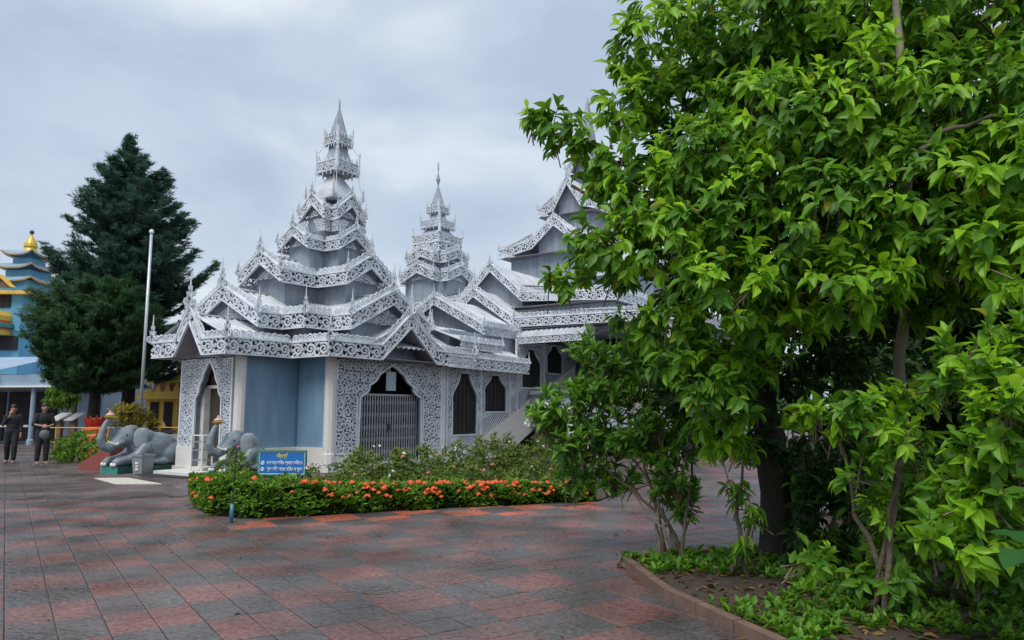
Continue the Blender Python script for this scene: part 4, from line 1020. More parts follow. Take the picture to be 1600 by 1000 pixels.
b = MB(); b.box(-.05,.05,-.179,-.165,.10,.15); b.box(-.04,.04,-.183,-.17,.18,.22); b.box(-.05,.05,-.19,-.176,.25,.30); b.build('white_mark','ivory',bn)
b = MB(); q4=[loc_b(-.95,-6.75),loc_b(.75,-6.75),loc_b(.75,-6.1),loc_b(-.95,-6.1)]
q4=[tuple(at(0,0,1)*0+Vector(p)) for p in q4]
q4=[(-9.75,17.55,0),(-8.47,16.1,0),(-7.5,16.15,0),(-9.0,17.65,0)]
b.prism([(p[0],p[1]) for p in q4], lambda p:(p[0],p[1],.0035), lambda p:(p[0],p[1],.014)); tag(b.build('cream_slab','cream'),'flat cream slab lying on the paving in front of the left elephant','slab')
b = MB(); b.prism([loc_b(-.95,-5.6)[:2],loc_b(1.0,-5.6)[:2],loc_b(1.0,-4.9)[:2],loc_b(-.95,-4.9)[:2]], lambda p:(p[0],p[1],.0035), lambda p:(p[0],p[1],.02)); tag(b.build('door_mat','rubber'),'black rubber mat on the paving before the pavilion doorway','mat')
rk = thing('white_rack','white metal rack with dark shelves standing in the pavilion doorway','rack',loc_b(.28,-4.62),-TH)
for x in (-.22,.22):
    for y in (-.14,.14):
        b=MB(); b.box(x-.014,x+.014,y-.014,y+.014,0.09,.98); b.build('post','ivory',rk)
for z in (.35,.60,.80,.96):
    b=MB(); b.box(-.205,.205,-.13,.13,z-.012,z+.012); b.build('shelf','ivory' if z>.9 else 'bin',rk)

# ------------------------------------------------------------------ people
def hand(c, d, up, curl=.5):
    """palm and five fingers as shapes for blob"""
    c=Vector(c); d=Vector(d).normalized(); up=Vector(up).normalized(); s=d.cross(up).normalized(); S_=[('t',[c-d*.03,c+d*.045],[.026,.034])]
    for i,l in enumerate((.062,.074,.078,.07)):
        b0=c+d*.06+s*(-.03+.02*i); m_=b0+d*l*.5-up*.01*curl; e=m_+d*l*.5*(1-curl*.5)-up*l*.45*curl; S_.append(('t',[b0-d*.02,m_,e],[.0105,.0098,.0085]))
    b0=c-s*.03; S_.append(('t',[b0,b0+d*.03-s*.025,b0+d*.06-s*.03-up*.01],[.012,.011,.009])); return S_
def person(label, loc, rz, H, arms, stride, mtop, mtrou, headturn=0):
    T = thing('person',label,'person',loc,rz); k = H/1.75
    def v(*p): return tuple(c*k for c in p)
    hx = math.sin(headturn)*.02
    body=[('e',v(0,-.005,1.625),v(.076,.094,.118)),('e',v(0+hx,-.045,1.575),v(.055,.055,.06)),('t',[v(0,.012,1.42),v(0,0,1.54)],[.058*k,.052*k]),
          ('e',v(hx*1.5,-.108,1.612),v(.013,.02,.022)),('e',v(.078,.005,1.61),v(.014,.025,.034)),('e',v(-.078,.005,1.61),v(.014,.025,.034)),
          ('e',v(0,0,1.22),v(.15,.095,.25)),('e',v(0,0,1.0),v(.15,.10,.14))]
    top=[('e',v(0,0,1.27),v(.185,.125,.21)),('e',v(0,.0,1.08),v(.165,.12,.22)),('e',v(0,.005,1.40),v(.17,.09,.075)),('e',v(0,0,.97),v(.172,.125,.10)),('t',[v(0,.01,1.42),v(0,.008,1.475)],[.075*k,.06*k])]
    tro=[('e',v(0,0,.93),v(.165,.12,.12))]
    for sg,st in ((-1,stride),(1,-stride)):
        hip=v(sg*.09,0,.92); kn=v(sg*.10,-.04+st*.45,.50); an=v(sg*.105,st*1.0,.09)
        body += [('t',[hip,kn,an],[.085*k,.055*k,.038*k]),('t',[v(sg*.105,st+.03,.035),v(sg*.11,st-.12,.03)],[.036*k,.033*k]),('e',v(sg*.112,st-.16,.022),v(.04,.05,.02))]
        tro += [('t',[hip,kn,v(sg*.105,st,.13)],[.112*k,.085*k,.068*k])]
    for sg in (-1,1):
        sh0,el,wr,hd,hu,sleeve = arms[sg]
        sh0,el,wr = v(*sh0),v(*el),v(*wr)
        body += [('t',[sh0,el,wr],[.055*k,.042*k,.029*k])]
        dd = Vector(hd)
        body += hand(Vector(wr)+dd.normalized()*.05,hd,hu,.7)
        mid = tuple(Vector(el).lerp(Vector(wr),.75))
        top += [('t',[sh0,el,mid] if sleeve else [sh0,el],[.072*k,.058*k,.046*k] if sleeve else [.072*k,.064*k])]
    blob('body',body,'skin',T,.011,3)
    blob('shirt',top,mtop,T,.016,4); blob('trousers',tro,mtrou,T,.016,4)
    blob('hair',[('e',v(0,.010,1.682),v(.094,.110,.092)),('e',v(0,.045,1.61),v(.090,.080,.10))],'hair',T,.010,2)
    for sg in (-1,1):
        blob('eye',[('e',v(sg*.030+hx,-.092,1.632),v(.011,.008,.007))],'hair',T,.004,0)
    b = MB(); b.tube([v(-.024+hx,-.094,1.562),v(hx,-.103,1.559),v(.024+hx,-.094,1.562)],[.004,.006,.004],6); b.build('mouth','redlotus',T)
    return T
person('person in black shirt and trousers at far left, one hand raised to the mouth',(-15.35,22.95,.0),R(25),1.76,
  {-1:((-.17,0,1.40),(-.24,-.03,1.13),(-.05,-.20,1.42),(.3,-.1,1),(0,-1,0.2),True), 1:((.17,0,1.40),(.22,.03,1.12),(.23,-.05,.87),(0,-.1,-1),(1,0,0),True)},.12,'black2','black',.3)
person('person in black clothes walking beside the lime bush, holding a grey bag',(-14.05,22.4,0),R(42),1.80,
  {-1:((-.17,0,1.40),(-.26,-.04,1.14),(-.10,-.26,1.10),(1,-.3,-.1),(0,-1,.3),False), 1:((.17,0,1.40),(.25,-.03,1.13),(.08,-.28,1.08),(-1,-.3,-.1),(0,-1,.3),False)},.02,'black','black2',-.2)
bg_ = thing('net_bag','grey netted bag held at the waist by the walking person','bag',(-14.05+.26*math.sin(R(42))*1.05,22.4-.26*math.cos(R(42))*1.15,.70),R(42))
blob('pouch',[('e',(0,0,.17),(.14,.09,.15)),('e',(.02,0,.10),(.12,.08,.09))],'bag',bg_,.014,3)
b=MB(); b.tube([(-.07,0,.28),(-.02,-.02,.40),(.07,0,.28)],.01,6); b.build('handle','iron',bg_)

# ================================================================== HEDGE, BED, SIGN
hd_ = thing('ixora_hedge','low clipped hedge with orange red flowers edging the flower bed','hedge',(HEDGE[3][0],HEDGE[3][1],0))
hp = np.array(HEDGE); seg = np.linalg.norm(np.diff(hp,axis=0),axis=1); cum = np.concatenate([[0],np.cumsum(seg)]); TL=cum[-1]
def hedge_at(s):
    i = np.clip(np.searchsorted(cum,s)-1,0,len(seg)-1); t=(s-cum[i])/seg[i]; p=hp[i]+(hp[i+1]-hp[i])*t[:,None]; dv=(hp[i+1]-hp[i])/seg[i][:,None]
    return p, np.stack([-dv[:,1],dv[:,0]],1)       # normal pointing into the bed
def hedge_h(s): return np.interp(s,[0,2.4,3.2,5,8,TL],[.40,.50,.55,.42,.34,.30])
N_=6500; s_=rng.uniform(0,TL,N_); p_,nn=hedge_at(s_); hh=hedge_h(s_)*(1+.10*np.sin(s_*5.1)+.07*np.sin(s_*11.7)); wdt=.34
# points on the outer skin: front, top, back
face=rng.choice(3,N_,p=[.45,.4,.15]); o_=np.where(face==0,rng.uniform(0,.10,N_),np.where(face==1,rng.uniform(.02,2*wdt,N_),2*wdt-rng.uniform(0,.08,N_)))
zz_=np.where(face==1,hh-rng.uniform(0,.06,N_),rng.uniform(.03,1,N_)*hh)
o_=o_+.05*np.sin(s_*7+zz_*9)+np.where(zz_<.12,.05,0)
pos=np.concatenate([p_+nn*o_[:,None],zz_[:,None]],1)
dirs=np.where((face==0)[:,None],np.concatenate([-nn,np.full((N_,1),.35)],1),np.where((face==1)[:,None],np.concatenate([-nn*.2,np.ones((N_,1))],1),np.concatenate([nn,np.full((N_,1),.4)],1)))+rng.normal(0,.3,(N_,3))
base=np.array([HEDGE[3][0],HEDGE[3][1],0])
q=whorls(pos-base,dirs,6,.062,.45,droop=.0,twig=.05); tag(leaf_mesh('foliage',*q,'hedge',hd_,LT8,LF8),kind='stuff')
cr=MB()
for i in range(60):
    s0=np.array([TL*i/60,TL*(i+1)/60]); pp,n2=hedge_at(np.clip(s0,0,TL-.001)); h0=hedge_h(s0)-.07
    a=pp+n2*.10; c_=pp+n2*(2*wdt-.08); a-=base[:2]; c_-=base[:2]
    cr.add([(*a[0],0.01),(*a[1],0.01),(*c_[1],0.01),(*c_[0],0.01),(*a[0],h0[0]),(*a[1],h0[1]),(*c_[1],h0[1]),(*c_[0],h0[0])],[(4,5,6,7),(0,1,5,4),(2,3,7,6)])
cr.build('hedge_core',leaf_mat('dark_hedge_core',(.006,.012,.004),(.012,.02,.006),.0,.9,.1),hd_)  # solid near-black core inside the leaf skin
def flower_ball(name,m,n=26,r=.05,seed=2):
    rr=np.random.default_rng(seed); b=MB()
    for i in range(n):
        u=rr.normal(size=3); u[2]=abs(u[2])*.8+.1; u/=np.linalg.norm(u); c=Vector(u*r*rr.uniform(.8,1.05)); a=c.orthogonal().normalized()*r*.36; e=c.cross(a).normalized()*r*.36; k=Vector(u)*r*.12
        b.add([c+a,c+e,c-a,c-e,c+k],[(0,1,4),(1,2,4),(2,3,4),(3,0,4)])
    me=bpy.data.meshes.new(name); me.from_pydata(b.v,[],b.f); me.materials.append(M[m]); return me
FB=[flower_ball('ixora_flower','ixora',30,.055,i) for i in range(3)]
fl=[]
for k in range(140):
    s0=np.array([3.0+(TL-3.1)*(k/140)**.85 if k>16 else rng.uniform(.2,3.4)])+rng.normal(0,.08,1); s0=np.clip(s0,0.05,TL-.05); pp,n2=hedge_at(s0); h0=float(hedge_h(s0)[0])
    top_=rng.random()<.5; o0=rng.uniform(.0,.25) if top_ else -.02; z0=h0+.01 if top_ else rng.uniform(.45,.95)*h0
    c0=pp[0]+n2[0]*o0-base[:2]; fl.append((FB[k%3],TRS((c0[0],c0[1],z0),rng.uniform(0,6),rng.uniform(.4,.9)*(.85 if s0[0]>8 else 1.1))))
for me,mx in fl: link('ixora_flower',me,hd_).matrix_local=mx
# wild rose bushes filling the bed
WB=flower_ball('white_flower','petalw',10,.04,7); PB=flower_ball('pink_flower','petalp',14,.045,8)
bed=[]
rr=random.Random(4)
for px,py,d,h_ in ((384,738,13.0,.85),(418,752,12.4,.45),(456,756,12.3,.40),(500,750,12.8,.62),(540,742,13.2,.78),(575,738,13.6,.85),(610,735,13.8,.85),(560,755,12.6,.55),(640,740,13.8,.8),(672,735,14.2,.85),(700,732,14.6,.9),(735,728,15.0,.95),(770,726,15.4,1.0),(805,724,15.6,1.0),(840,725,15.4,.98),(870,730,15.0,.9),(690,752,13.2,.6),(750,752,13.6,.62),(815,752,14.0,.62),(860,755,14.0,.55),(625,756,13.0,.5),(900,745,14.4,.7)):
    bed.append((X(px,d),d,h_))
for i,(x,y,h_) in enumerate(bed):
    lob=[((x+rr.uniform(-.15,.15),y+rr.uniform(-.1,.1),h_*.62),(.34,.32,h_*.36)),((x+rr.uniform(-.25,.25),y,h_*.4),(.32,.3,h_*.38)),((x+rr.uniform(-.2,.2),y+.1,h_*.9),(.2,.2,h_*.24))]
    T=shrub('rose_bush','loose leafy rose bush with thin stems growing in the flower bed','bush',lob,75,.074,'weed',W=.36,nl=7,group='rose bushes filling the flower bed',stems=5,base=(x,y,.02),shell=.2)
    for k in range(rr.choice((1,2,3))):
        o=link('flower',PB if rr.random()<.62 else WB,T); o.matrix_local=TRS((rr.uniform(-.3,.3),rr.uniform(-.3,-.05),h_*rr.uniform(.75,1.08)),rr.random()*6,rr.uniform(.7,1.1))
# blue garden sign
SD=13.0
sg=thing('garden_sign','blue garden notice with yellow and white Bengali lettering in a green frame','sign',(X(452,SD),SD-.2,0),R(-4))
zt_=Z(440,705,SD-.2); zb_=Z(440,739,SD-.2); hw=.40
b=MB(); b.box(-hw,hw,-.012,.012,zb_,zt_); b.build('board','signblue',sg)
for nm,bx in (('frame_rail',(-hw-.02,hw+.02,-.026,.02,zt_,zt_+.025)),('frame_rail',(-hw-.02,hw+.02,-.026,.02,zb_-.025,zb_)),('frame_rail',(-hw-.025,-hw,-.026,.02,zb_,zt_)),('frame_rail',(hw,hw+.025,-.026,.02,zb_,zt_))):
    b=MB(); b.box(*bx); b.build(nm,'signgreen',sg)
for bx in ((-hw,hw,-.016,-.013,zt_-.010,zt_),(-hw,hw,-.016,-.013,zb_,zb_+.010),(-hw,-hw+.010,-.016,-.013,zb_+.01,zt_-.01),(hw-.010,hw,-.016,-.013,zb_+.01,zt_-.01)):
    b=MB(); b.box(*bx); b.build('white_border','signwhite',sg)
for x in (-.20,.27):
    b=MB(); b.tube([(x,.03,0),(x,.03,zb_+.1)],.016,8); b.build('post','signgreen',sg)
def text(s,size,x,z,m,T,y=-.0175,wfit=None):
    cu=bpy.data.curves.new('lettering','FONT'); cu.body=s; cu.size=size; cu.align_x='CENTER'; cu.extrude=.001; cu.offset=.0012
    o=bpy.data.objects.new('tmp',cu); C.objects.link(o); dg=bpy.context.evaluated_depsgraph_get(); dg.update()
    me=bpy.data.meshes.new_from_object(o.evaluated_get(dg),depsgraph=dg); bpy.data.objects.remove(o)
    if not len(me.vertices): return
    xs=[v.co.x for v in me.vertices]; w=max(xs)-min(xs); k=(wfit/w) if wfit else 1
    me.materials.clear(); me.materials.append(M[m]); o=link('lettering',me,T)
    o.matrix_local=Matrix.Translation((x,y,z))@Matrix.Rotation(R(90),4,'X')@Matrix.Diagonal((k,1,1,1))
sh_h=zt_-zb_
text('বিজ্ঞপ্তি',.085,0,zb_+sh_h*.74,'signyellow',sg,wfit=.20)
text('বাগানের ভিতর প্রবেশ নিষেধ।',.078,.05,zb_+sh_h*.44,'signwhite',sg,wfit=.62)
text('ফুল ছিঁড়া থেকে বিরত থাকুন।',.078,.05,zb_+sh_h*.16,'signwhite',sg,wfit=.62)
for zc in (.50,.22):
    b=MB(); b.tube([(-.335+.028*math.cos(a),-.016,zb_+sh_h*zc+.028*math.sin(a)) for a in np.linspace(0,6.283,13)],.006,5,False)
    b.bar((-.355,-.016,zb_+sh_h*zc),(-.315,-.016,zb_+sh_h*zc+.005),.006); b.bar((-.335,-.016,zb_+sh_h*zc-.02),(-.335,-.016,zb_+sh_h*zc+.02),.02,.006); b.build('round_symbol','signwhite',sg)
sp_=thing('marker_post','thin dark rod in a blue pipe standing at the hedge corner','post',(-3.93,10.62,0))
b=MB(); b.tube([(0,0,0),(0,0,.26)],.026,10); b.build('blue_pipe','bluepost',sp_,True)
b=MB(); b.tube([(0,0,.26),(.03,.0,.98)],.009,6); b.build('rod','iron',sp_)

# ================================================================== FOREGROUND GREENERY
def split_foliage(T, P, Dd, nl, L, W, young, n_ind, droop=.3, spread=.9, mats=('leaf','leafy'), twig=.16, name='leaf'):
    """clusters -> leaves; the leaves that show largest are parts of their own"""
    k = rng.random(len(P)) < young
    org = np.array(T.location); cands=[]
    for sel, m in ((~k,mats[0]),(k,mats[1])):
        if not sel.any(): continue
        q = whorls(P[sel],Dd[sel],nl,L,W,droop=droop,spread=spread,twig=twig)
        A,pp = leaf_frames(*q)
        w_=pp+org-np.array([0,0,CAM_H]); z=w_@np.array(_F); px=800+FPX*w_[:,0]/z; py=500-FPX*(w_@np.array(_U))/z
        size=np.where((px>20)&(px<1580)&(py>150)&(py<860)&(z>1),q[3]/z,0)
        cands.append((m,q,A,size))
    alls=np.concatenate([c[3] for c in cands]); th=np.sort(alls)[-n_ind-1] if n_ind and len(alls)>n_ind else 1e9
    for m,q,A,size in cands:
        big=size>th
        if big.any():
            me=bpy.data.meshes.new(name); me.from_pydata(LT.tolist(),[],LF.tolist()); me.materials.append(M[m+'_obj'] if m+'_obj' in M else M[m])
            for i in np.where(big)[0]:
                mx=Matrix.Identity(4)
                for r_ in range(3):
                    for c_ in range(3): mx[r_][c_]=A[i][r_][c_]
                    mx[r_][3]=q[0][i][r_]
                link(name,me,T).matrix_local=mx
        r_=~big; tag(leaf_mesh('leaf_mass',*[a[r_] for a in q],m,T),kind='stuff')
def obj_random(src,dst,c1,c2,trans,**kw):
    m=leaf_mat(dst,c1,c2,trans,**kw); nt=m.node_tree; oi=nt.nodes.new('ShaderNodeObjectInfo')
    for n in nt.nodes:
        if n.bl_idname=='ShaderNodeValToRGB': nt.links.new(oi.outputs['Random'],n.inputs[0])
    M[src+'_obj']=m
obj_random('leaf','mature_leaf_single',(.050,.155,.012),(.135,.31,.020),.34)
obj_random('leafy','young_leaf_single',(.16,.35,.016),(.31,.56,.035),.4,rough=.38)
obj_random('gard','gardenia_leaf_single',(.055,.175,.018),(.17,.37,.035),.28,rough=.34,spec=.45)
def twigs(T, P, Dd, lens, m, r=.006):
    b=MB()
    for p,d_ in zip(P,Dd):
        p=Vector(p); d_=Vector(d_); l=lens*random.uniform(.6,1.3); a=p-d_*l*.5+Vector((0,0,-.03)); c=p-d_*l+Vector((0,0,-.10)); b.tube([c,a,p],[r*1.3,r,r*.5],3,False)
    tag(b.build('twigs',m,T),kind='stuff')
def limb(T, pts, rad, m, name='limb'):
    b=MB(); pts=[Vector(p) for p in pts]; out=[];ro=[]
    for i in range(len(pts)-1):
        for k in range(4):
            t=k/4; out.append(pts[i].lerp(pts[i+1],t)+Vector((random.gauss(0,.012),random.gauss(0,.012),random.gauss(0,.012)))); ro.append(rad[i]+(rad[i+1]-rad[i])*t)
    out.append(pts[-1]); ro.append(rad[-1]); b.tube(out,ro,8); return b.build(name,m,T,True)
# --- planting bed with a kerb under the trees
tb=[(1.15,7.75),(1.75,8.25),(2.3,8.1),(2.9,8.6),(4.2,9.4),(7,10.2),(12,14.5),(12,2.8),(2.3,2.8),(1.9,4.5),(1.3,6.4)]
b=MB(); b.add([(x,y,.05) for x,y in tb],[tuple(range(len(tb)))]); tag(b.build('planting_bed_soil','soil'),kind='structure')
kb=bpy.data.objects.new('bed_kerb',None); C.objects.link(kb); tag(kb,kind='structure')
for (x0,y0),(x1,y1) in zip(tb[-4:]+tb[:6],tb[-3:]+tb[:7]):
    if x0>10 or x1>10: continue
    n_=max(1,int(math.hypot(x1-x0,y1-y0)/.45))
    for i in range(n_):
        t0=(i+.02)/n_; t1=(i+.98)/n_; b=MB(); b.bar((x0+(x1-x0)*t0,y0+(y1-y0)*t0,.04),(x0+(x1-x0)*t1,y0+(y1-y0)*t1,.04+random.uniform(-.004,.004)),.08,.10); b.build('kerb_stone','stucco' if random.random()<0 else 'brown',kb)
n_=5200; gx=rng.uniform(1.2,6.5,n_); gy=rng.uniform(3.0,9.8,n_)
def in_tb(x,y):
    c=False; j=len(tb)-1
    for i in range(len(tb)):
        if (tb[i][1]>y)!=(tb[j][1]>y) and x<(tb[j][0]-tb[i][0])*(y-tb[i][1])/(tb[j][1]-tb[i][1])+tb[i][0]: c=not c
        j=i
    return c
kk=np.array([in_tb(a-.08,b_) and in_tb(a+.05,b_) for a,b_ in zip(gx,gy)]); gx=gx[kk];gy=gy[kk]; dens_=np.sin(gx*2.3+gy*1.1)+np.sin(gy*2.9-gx)>-.7; gx=gx[dens_];gy=gy[dens_]
GP=np.stack([gx,gy,np.full(len(gx),.09)],1); q=whorls(GP,np.tile([0,0,1.],(len(GP),1))+rng.normal(0,.3,GP.shape),6,.085,.45,droop=.1,twig=.03)
gc=leaf_mesh('ground_cover',*q,'leaf',None,LT8,LF8); tag(gc,'low green ground cover growing in the bed under the trees','ground cover',kind='stuff')
def litter(name, pts, L, m, label, z):
    n_=len(pts); P_=np.concatenate([pts,np.full((n_,1),z)],1); a=rng.uniform(0,6.28,n_); D_=np.stack([np.cos(a),np.sin(a),rng.normal(0,.08,n_)],1)
    Ls=L*rng.uniform(.5,1.2,n_); o=leaf_mesh(name,P_,D_,np.tile([0,0,1.],(n_,1))+rng.normal(0,.25,(n_,3)),Ls,Ls*.42,m); tag(o,label,'leaf litter',kind='stuff')
M['dead']=leaf_mat('dead_leaf',(.07,.04,.018),(.22,.14,.05),.1,.7,.2)
bp2=np.stack([rng.uniform(1.2,6.5,2600),rng.uniform(3,9.8,2600)],1); bp2=bp2[[in_tb(a-.06,b_) for a,b_ in bp2]]
litter('bed_leaf_litter',bp2,.09,'dead','brown fallen leaves lying in the bed under the trees',.06)
pp2=np.stack([rng.uniform(-6,2.5,260),rng.uniform(4.5,12.5,260)],1); pp2=pp2[[not in_tb(a,b_) and not in_bed(a,b_-.3) and rng.random()<.35+.65*(a>-.5) for a,b_ in pp2]]
litter('paving_leaf_litter',pp2,.05,'dead','few small brown leaves scattered on the wet paving',.008)
# --- big broadleaf tree
TB=(2.72,7.9,0)
bt=thing('broadleaf_tree','big broadleaf tree with dark trunk and bright green drooping leaf clusters filling the right side','tree',TB)
def rel(p,o): return (p[0]-o[0],p[1]-o[1],p[2]-o[2])
lob=[(870,195,7.3,.28,.22),(835,185,7.3,.16,.14),(905,215,7.2,.22,.2),(985,165,7.4,.38,.34),(1040,150,7.6,.42,.36),(960,255,7.0,.42,.36),(1010,300,6.8,.46,.42),
 (925,390,6.9,.26,.30),(880,435,6.7,.22,.16),(970,370,6.6,.38,.34),(1050,380,6.4,.5,.45),(960,440,6.8,.22,.16),(1100,250,6.6,.55,.5),(1160,190,6.8,.62,.55),(1110,330,6.2,.45,.4),(1140,440,6.0,.42,.34),(1060,500,6.6,.42,.30),(990,500,6.9,.28,.2),
 (1190,300,6.4,.55,.5),(1260,200,6.4,.65,.6),(1360,170,6.2,.65,.6),(1290,330,6.0,.55,.48),(1340,440,5.8,.42,.30),(1200,400,6.4,.45,.4),(1220,500,6.4,.40,.28),(1440,300,5.8,.55,.5),(1500,180,6.0,.65,.6),(1580,260,5.6,.6,.5),(1620,150,6,.7,.6),
 (1400,400,6.2,.45,.4),(1510,390,5.6,.45,.36),(1600,400,5.2,.42,.36),(1060,560,6.4,.32,.24),(1110,600,6.2,.32,.24),(1130,560,6.6,.35,.25),(1180,130,7.4,.6,.5),(1060,60,7.4,.7,.55),(1180,30,7.2,.8,.6),(1320,20,7,.9,.6),(1480,30,6.8,.9,.6),(1620,20,6.6,.9,.6),(1700,300,5.8,.8,.8),
 (1170,560,6.6,.35,.25),(1150,640,6.5,.26,.2),(1090,640,6.7,.28,.22),(1130,690,6.6,.18,.16),(1480,480,6.2,.3,.18)]
L1=[(rel(at(px,py,d),TB),(r,r,rz)) for px,py,d,r,rz in lob]
LY=[.12,.5,.2,.75,.3,.15,.6]
yng=[]; PP=[]; DD=[]
for i_,l_ in enumerate(L1):
    p__,d__=lobes_points([l_],20,.5); PP.append(p__); DD.append(d__); fr=lob[i_][0]/1600; yng.append(np.full(len(p__),min(.95,LY[i_%7]*(.55+.7*fr))))
P=np.concatenate(PP); Dd=np.concatenate(DD); yng=np.concatenate(yng)
Dd=norm(Dd*.8+np.array([0,-.25,.18])+rng.normal(0,.25,P.shape))
split_foliage(bt,P,Dd,10,.160,.42,yng,300,droop=.55,twig=.15)
twigs(bt,P[::2],Dd[::2],.28,'bark')
# inner foliage behind the outer sprays, its shade put into the leaf colour
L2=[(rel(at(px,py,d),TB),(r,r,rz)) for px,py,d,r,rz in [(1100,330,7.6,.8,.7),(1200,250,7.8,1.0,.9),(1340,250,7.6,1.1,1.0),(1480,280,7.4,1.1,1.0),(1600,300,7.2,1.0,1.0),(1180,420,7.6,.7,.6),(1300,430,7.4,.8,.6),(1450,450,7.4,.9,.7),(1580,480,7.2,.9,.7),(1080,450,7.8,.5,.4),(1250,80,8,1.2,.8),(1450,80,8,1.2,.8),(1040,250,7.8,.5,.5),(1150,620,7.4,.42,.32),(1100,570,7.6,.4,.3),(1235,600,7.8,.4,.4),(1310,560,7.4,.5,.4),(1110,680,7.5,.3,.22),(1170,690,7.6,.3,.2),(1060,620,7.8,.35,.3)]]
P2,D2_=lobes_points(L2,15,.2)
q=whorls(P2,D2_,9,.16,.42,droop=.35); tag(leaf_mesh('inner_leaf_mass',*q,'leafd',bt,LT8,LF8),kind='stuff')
limb(bt,[(0,0,-.05),(0.01,0,.12),(.03,0,.9),(-.04,.05,1.8),(.0,.1,2.7)],[.27,.185,.155,.15,.13],'barkdark','trunk')
for tgt,r_ in (((-.9,-.3,3.6),.07),((-1.4,-.7,2.9),.055),((.6,-.9,3.4),.07),((1.2,-1.2,3.9),.07),((1.6,-1.6,3.0),.055),((0,-.2,4.6),.08),((-2.1,-.4,3.9),.045),((.4,-1.4,2.9),.05)):
    limb(bt,[(0,.08,2.3),(tgt[0]*.4,tgt[1]*.4+.05,2.3+(tgt[2]-2.3)*.55),tgt],[r_*1.1,r_*.8,r_*.35],'bark')
# pale upright stem and bent bough in the upper right
pb_=at(1418,300,6.0); pt_=at(1404,60,6.2)
limb(bt,[(X(1392,6.9)-TB[0],6.9-TB[1],0),rel(at(1405,560,6.6),TB),rel(pb_,TB),rel(pt_,TB),rel(at(1398,-120,6.3),TB)],[.06,.05,.042,.034,.02],'barkpale','pale_stem')
limb(bt,[rel(at(1405,300,5.7),TB),rel(at(1425,245,5.6),TB),rel(at(1470,205,5.6),TB),rel(at(1550,180,5.5),TB)],[.028,.026,.02,.012],'bark','bough')
# --- young bushes at right, nearer
def near_bush(name,label,base,lobs,dens,L,young,nind,stemm='bark',nst=4,W=.42,mats=('leaf','leafy'),nl=10,droop=.28):
    T=thing(name,label,'bush',base)
    LL=[(rel(at(px,py,d),base),(r,r,rz)) for px,py,d,r,rz in lobs]
    P,Dd=lobes_points(LL,dens,.5); k=P[:,2]>.05; P=P[k];Dd=Dd[k]
    Dd=norm(Dd*.7+np.array([0,-.3,.25])+rng.normal(0,.25,P.shape))
    split_foliage(T,P,Dd,nl,L,W,young,nind,droop=droop,mats=mats); twigs(T,P,Dd,.25,stemm)
    for i in range(nst):
        c=LL[(i*2)%len(LL)][0]; a=i*2.1; s0=Vector((.12*math.cos(a),.12*math.sin(a),0)); 
        limb(T,[s0,(c[0]*.35+random.uniform(-.06,.06),c[1]*.35+random.uniform(-.06,.06),c[2]*.5),(c[0]*.9,c[1]*.9,c[2])],[.024,.020,.010],stemm,'stem')
    return T
near_bush('leafy_bush','bright leafy bush with bent brown stems right of the dark trunk',(2.75,5.7,0),[(1300,650,5.9,.26,.2),(1370,640,5.6,.30,.22),(1410,690,5.4,.26,.2),(1340,730,5.6,.20,.16),(1420,620,5.8,.26,.16),(1250,640,6.2,.22,.16),(1380,800,5.6,.16,.2),(1260,870,5.4,.2,.12)],22,.135,.5,120)
near_bush('leafy_bush','bright leafy bush at the right edge below the big tree canopy',(3.45,4.7,0),[(1530,550,4.9,.30,.18),(1480,590,5.1,.22,.16),(1580,600,4.7,.28,.18),(1560,690,4.6,.28,.2),(1600,660,4.4,.3,.3),(1500,760,4.8,.26,.2),(1560,780,4.5,.26,.2),(1470,830,4.7,.24,.14),(1520,860,4.5,.22,.12),(1640,560,4.6,.4,.4),(1640,780,4.5,.4,.4)],24,.15,.55,150)
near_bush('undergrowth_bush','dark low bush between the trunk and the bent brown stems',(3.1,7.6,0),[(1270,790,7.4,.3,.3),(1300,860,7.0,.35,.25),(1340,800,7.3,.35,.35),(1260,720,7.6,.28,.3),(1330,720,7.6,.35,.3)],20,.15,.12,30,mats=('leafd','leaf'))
near_bush('undergrowth_bush','low leafy bush filling the ground under the right edge bush',(3.5,5.9,0),[(1420,840,6.0,.35,.3),(1500,860,5.8,.4,.35),(1440,760,6.4,.4,.35),(1540,760,6.0,.4,.4),(1600,840,5.6,.4,.4),(1380,900,5.6,.3,.2)],20,.15,.2,60)
# --- gardenia with white flowers and several thin trunks
GB=(1.66,7.95,0)
gd=thing('gardenia_tree','small many stemmed gardenia tree with glossy leaves and white flowers','tree',GB)
gl=[(870,640,8.2,.36,.26),(850,655,8.1,.22,.16),(910,690,8.2,.42,.3),(940,600,8.4,.42,.3),(920,555,8.5,.28,.22),(1000,600,8.4,.42,.34),(990,670,8.2,.45,.35),(1040,690,7.9,.4,.3),(900,745,8.3,.24,.22),(960,745,8.2,.28,.2),(1050,760,7.9,.28,.22),(1075,790,7.8,.16,.14),(1010,545,8.6,.36,.26),(1080,640,8.1,.35,.3)]
LG=[(rel(at(px,py,d),GB),(r,r,rz)) for px,py,d,r,rz in gl]
P,Dd=lobes_points(LG,34,.4); Dd=norm(Dd*.8+np.array([0,-.1,.45])+rng.normal(0,.2,P.shape))
split_foliage(gd,P,Dd,9,.14,.38,.0,120,droop=.0,spread=.75,mats=('gard','gard'),twig=.09)
twigs(gd,P,Dd,.26,'bark')
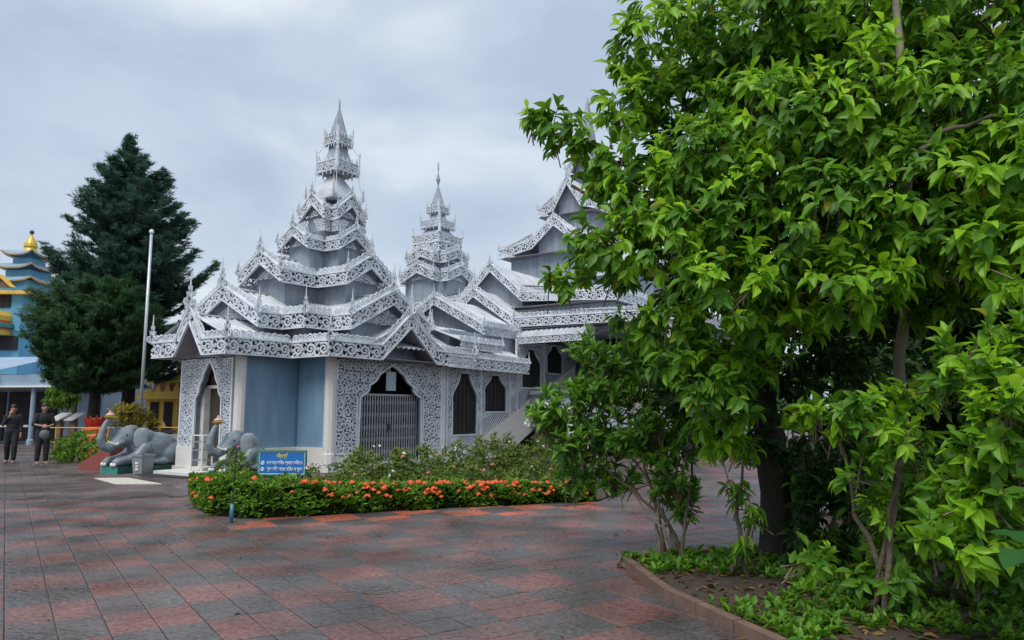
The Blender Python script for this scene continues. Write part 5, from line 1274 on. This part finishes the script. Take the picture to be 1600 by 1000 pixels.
for i,(px,py,d) in enumerate(((905,700,8.2),(950,660,8.3),(1000,700,8.1),(1040,720,7.9),(1070,770,7.8),(980,760,8.1),(1090,660,8.0))):
    t_=Vector(rel(at(px,py,d),GB)); a=i*.9; s0=Vector((.11*math.cos(a),.09*math.sin(a),0))
    limb(gd,[s0,s0*1.3+Vector((t_.x*.12,t_.y*.1,.34)),s0+Vector((t_.x*.5,t_.y*.5,t_.z*.62)),t_],[.021,.018,.014,.007],'barkpale' if i%2 else 'bark','stem')
def gflower():
    b=MB()
    for i in range(6):
        a=i*1.047; ca,sa=math.cos(a),math.sin(a); q_=lambda r,w,z:(ca*r-sa*w,sa*r+ca*w,z)
        b.add([q_(.006,0,0),q_(.03,.016,.012),q_(.055,.010,.004),q_(.062,0,-.004),q_(.055,-.010,.004),q_(.03,-.016,.012)],[(0,1,5),(1,2,4,5),(2,3,4)])
    b.tube([(0,0,-.05),(0,0,.002)],[.006,.01],6); me=bpy.data.meshes.new('white_flower'); me.from_pydata(b.v,[],b.f); me.materials.append(M['petalw']); return me
GF=gflower()
for px,py,d,s_ in ((853,630,7.75,.8),(824,662,7.75,.9),(890,676,7.7,.9),(889,664,7.7,.9),(891,638,7.9,.7),(990,642,7.7,.8),(997,634,7.7,.7)):
    o=link('white_flower',GF,gd); o.matrix_local=Matrix.Translation(rel(at(px,py,d),GB))@Euler((R(65)+random.gauss(0,.3),random.gauss(0,.4),random.random()*6)).to_matrix().to_4x4()@Matrix.Diagonal((s_,s_,s_,1))
# hanging yellow-green spray by the trunk, small seedling and a large broad leaf
near_bush('drooping_sapling','thin sapling with drooping narrow pale leaves left of the dark trunk',(2.05,7.0,0),[(1165,700,6.9,.16,.14),(1150,760,6.8,.12,.14),(1175,800,6.8,.12,.16),(1160,850,6.7,.1,.12)],40,.13,.6,30,W=.22,nst=2,droop=1.0)
near_bush('small_seedling','tiny dark leafed seedling at the bottom beside the gardenia stems',(1.05,7.6,0),[(975,868,7.55,.09,.04),(990,866,7.5,.08,.05)],120,.055,.0,10,nst=1,mats=('gard','gard'),droop=0)
bl=thing('broad_leaf_plant','plant with large broad dark leaves in the bottom right corner','plant',(2.9,4.0,0))
bm_=bmesh.new(); nU,nV=10,6
for i in range(nU+1):
    t=i/nU; wv=.5*math.sin(math.pi*min(1,t*.92+.08))**.8
    for j in range(nV+1):
        s=(j/nV-.5)*2; bm_.verts.new((t,s*wv*.72,.10*abs(s)*wv+.22*t*(1-t)-.12*t*t+.022*math.sin(t*44+abs(s)*5)*abs(s)))
bm_.verts.ensure_lookup_table()
for i in range(nU):
    for j in range(nV): a=i*(nV+1)+j; bm_.faces.new([bm_.verts[k] for k in (a,a+nV+1,a+nV+2,a+1)])
BLM=bpy.data.meshes.new('broad_leaf'); bm_.to_mesh(BLM); BLM.materials.append(leaf_mat('broad_leaf_green',(.025,.10,.025),(.045,.15,.03),.2)); BLM.polygons.foreach_set('use_smooth',[True]*len(BLM.polygons))
for (rz,ry,s,z) in ((R(200),-.10,.40,.78),(R(250),-.05,.42,.66),(R(310),-.2,.40,.72),(R(120),-.3,.36,.8),(R(20),-.2,.4,.7)):
    c0=Vector((.05*math.cos(rz),.05*math.sin(rz),z)); o=link('broad_leaf',BLM,bl); o.matrix_local=Matrix.Translation(c0)@Euler((0,ry,rz)).to_matrix().to_4x4()@Matrix.Diagonal((s,s,s,1))
    b=MB(); b.tube([(0,0,0),(c0.x*.4,c0.y*.4,z*.6),c0],[.012,.01,.008],5); b.build('stalk','leafd',bl)
# --- dense planting behind, closing the view at right
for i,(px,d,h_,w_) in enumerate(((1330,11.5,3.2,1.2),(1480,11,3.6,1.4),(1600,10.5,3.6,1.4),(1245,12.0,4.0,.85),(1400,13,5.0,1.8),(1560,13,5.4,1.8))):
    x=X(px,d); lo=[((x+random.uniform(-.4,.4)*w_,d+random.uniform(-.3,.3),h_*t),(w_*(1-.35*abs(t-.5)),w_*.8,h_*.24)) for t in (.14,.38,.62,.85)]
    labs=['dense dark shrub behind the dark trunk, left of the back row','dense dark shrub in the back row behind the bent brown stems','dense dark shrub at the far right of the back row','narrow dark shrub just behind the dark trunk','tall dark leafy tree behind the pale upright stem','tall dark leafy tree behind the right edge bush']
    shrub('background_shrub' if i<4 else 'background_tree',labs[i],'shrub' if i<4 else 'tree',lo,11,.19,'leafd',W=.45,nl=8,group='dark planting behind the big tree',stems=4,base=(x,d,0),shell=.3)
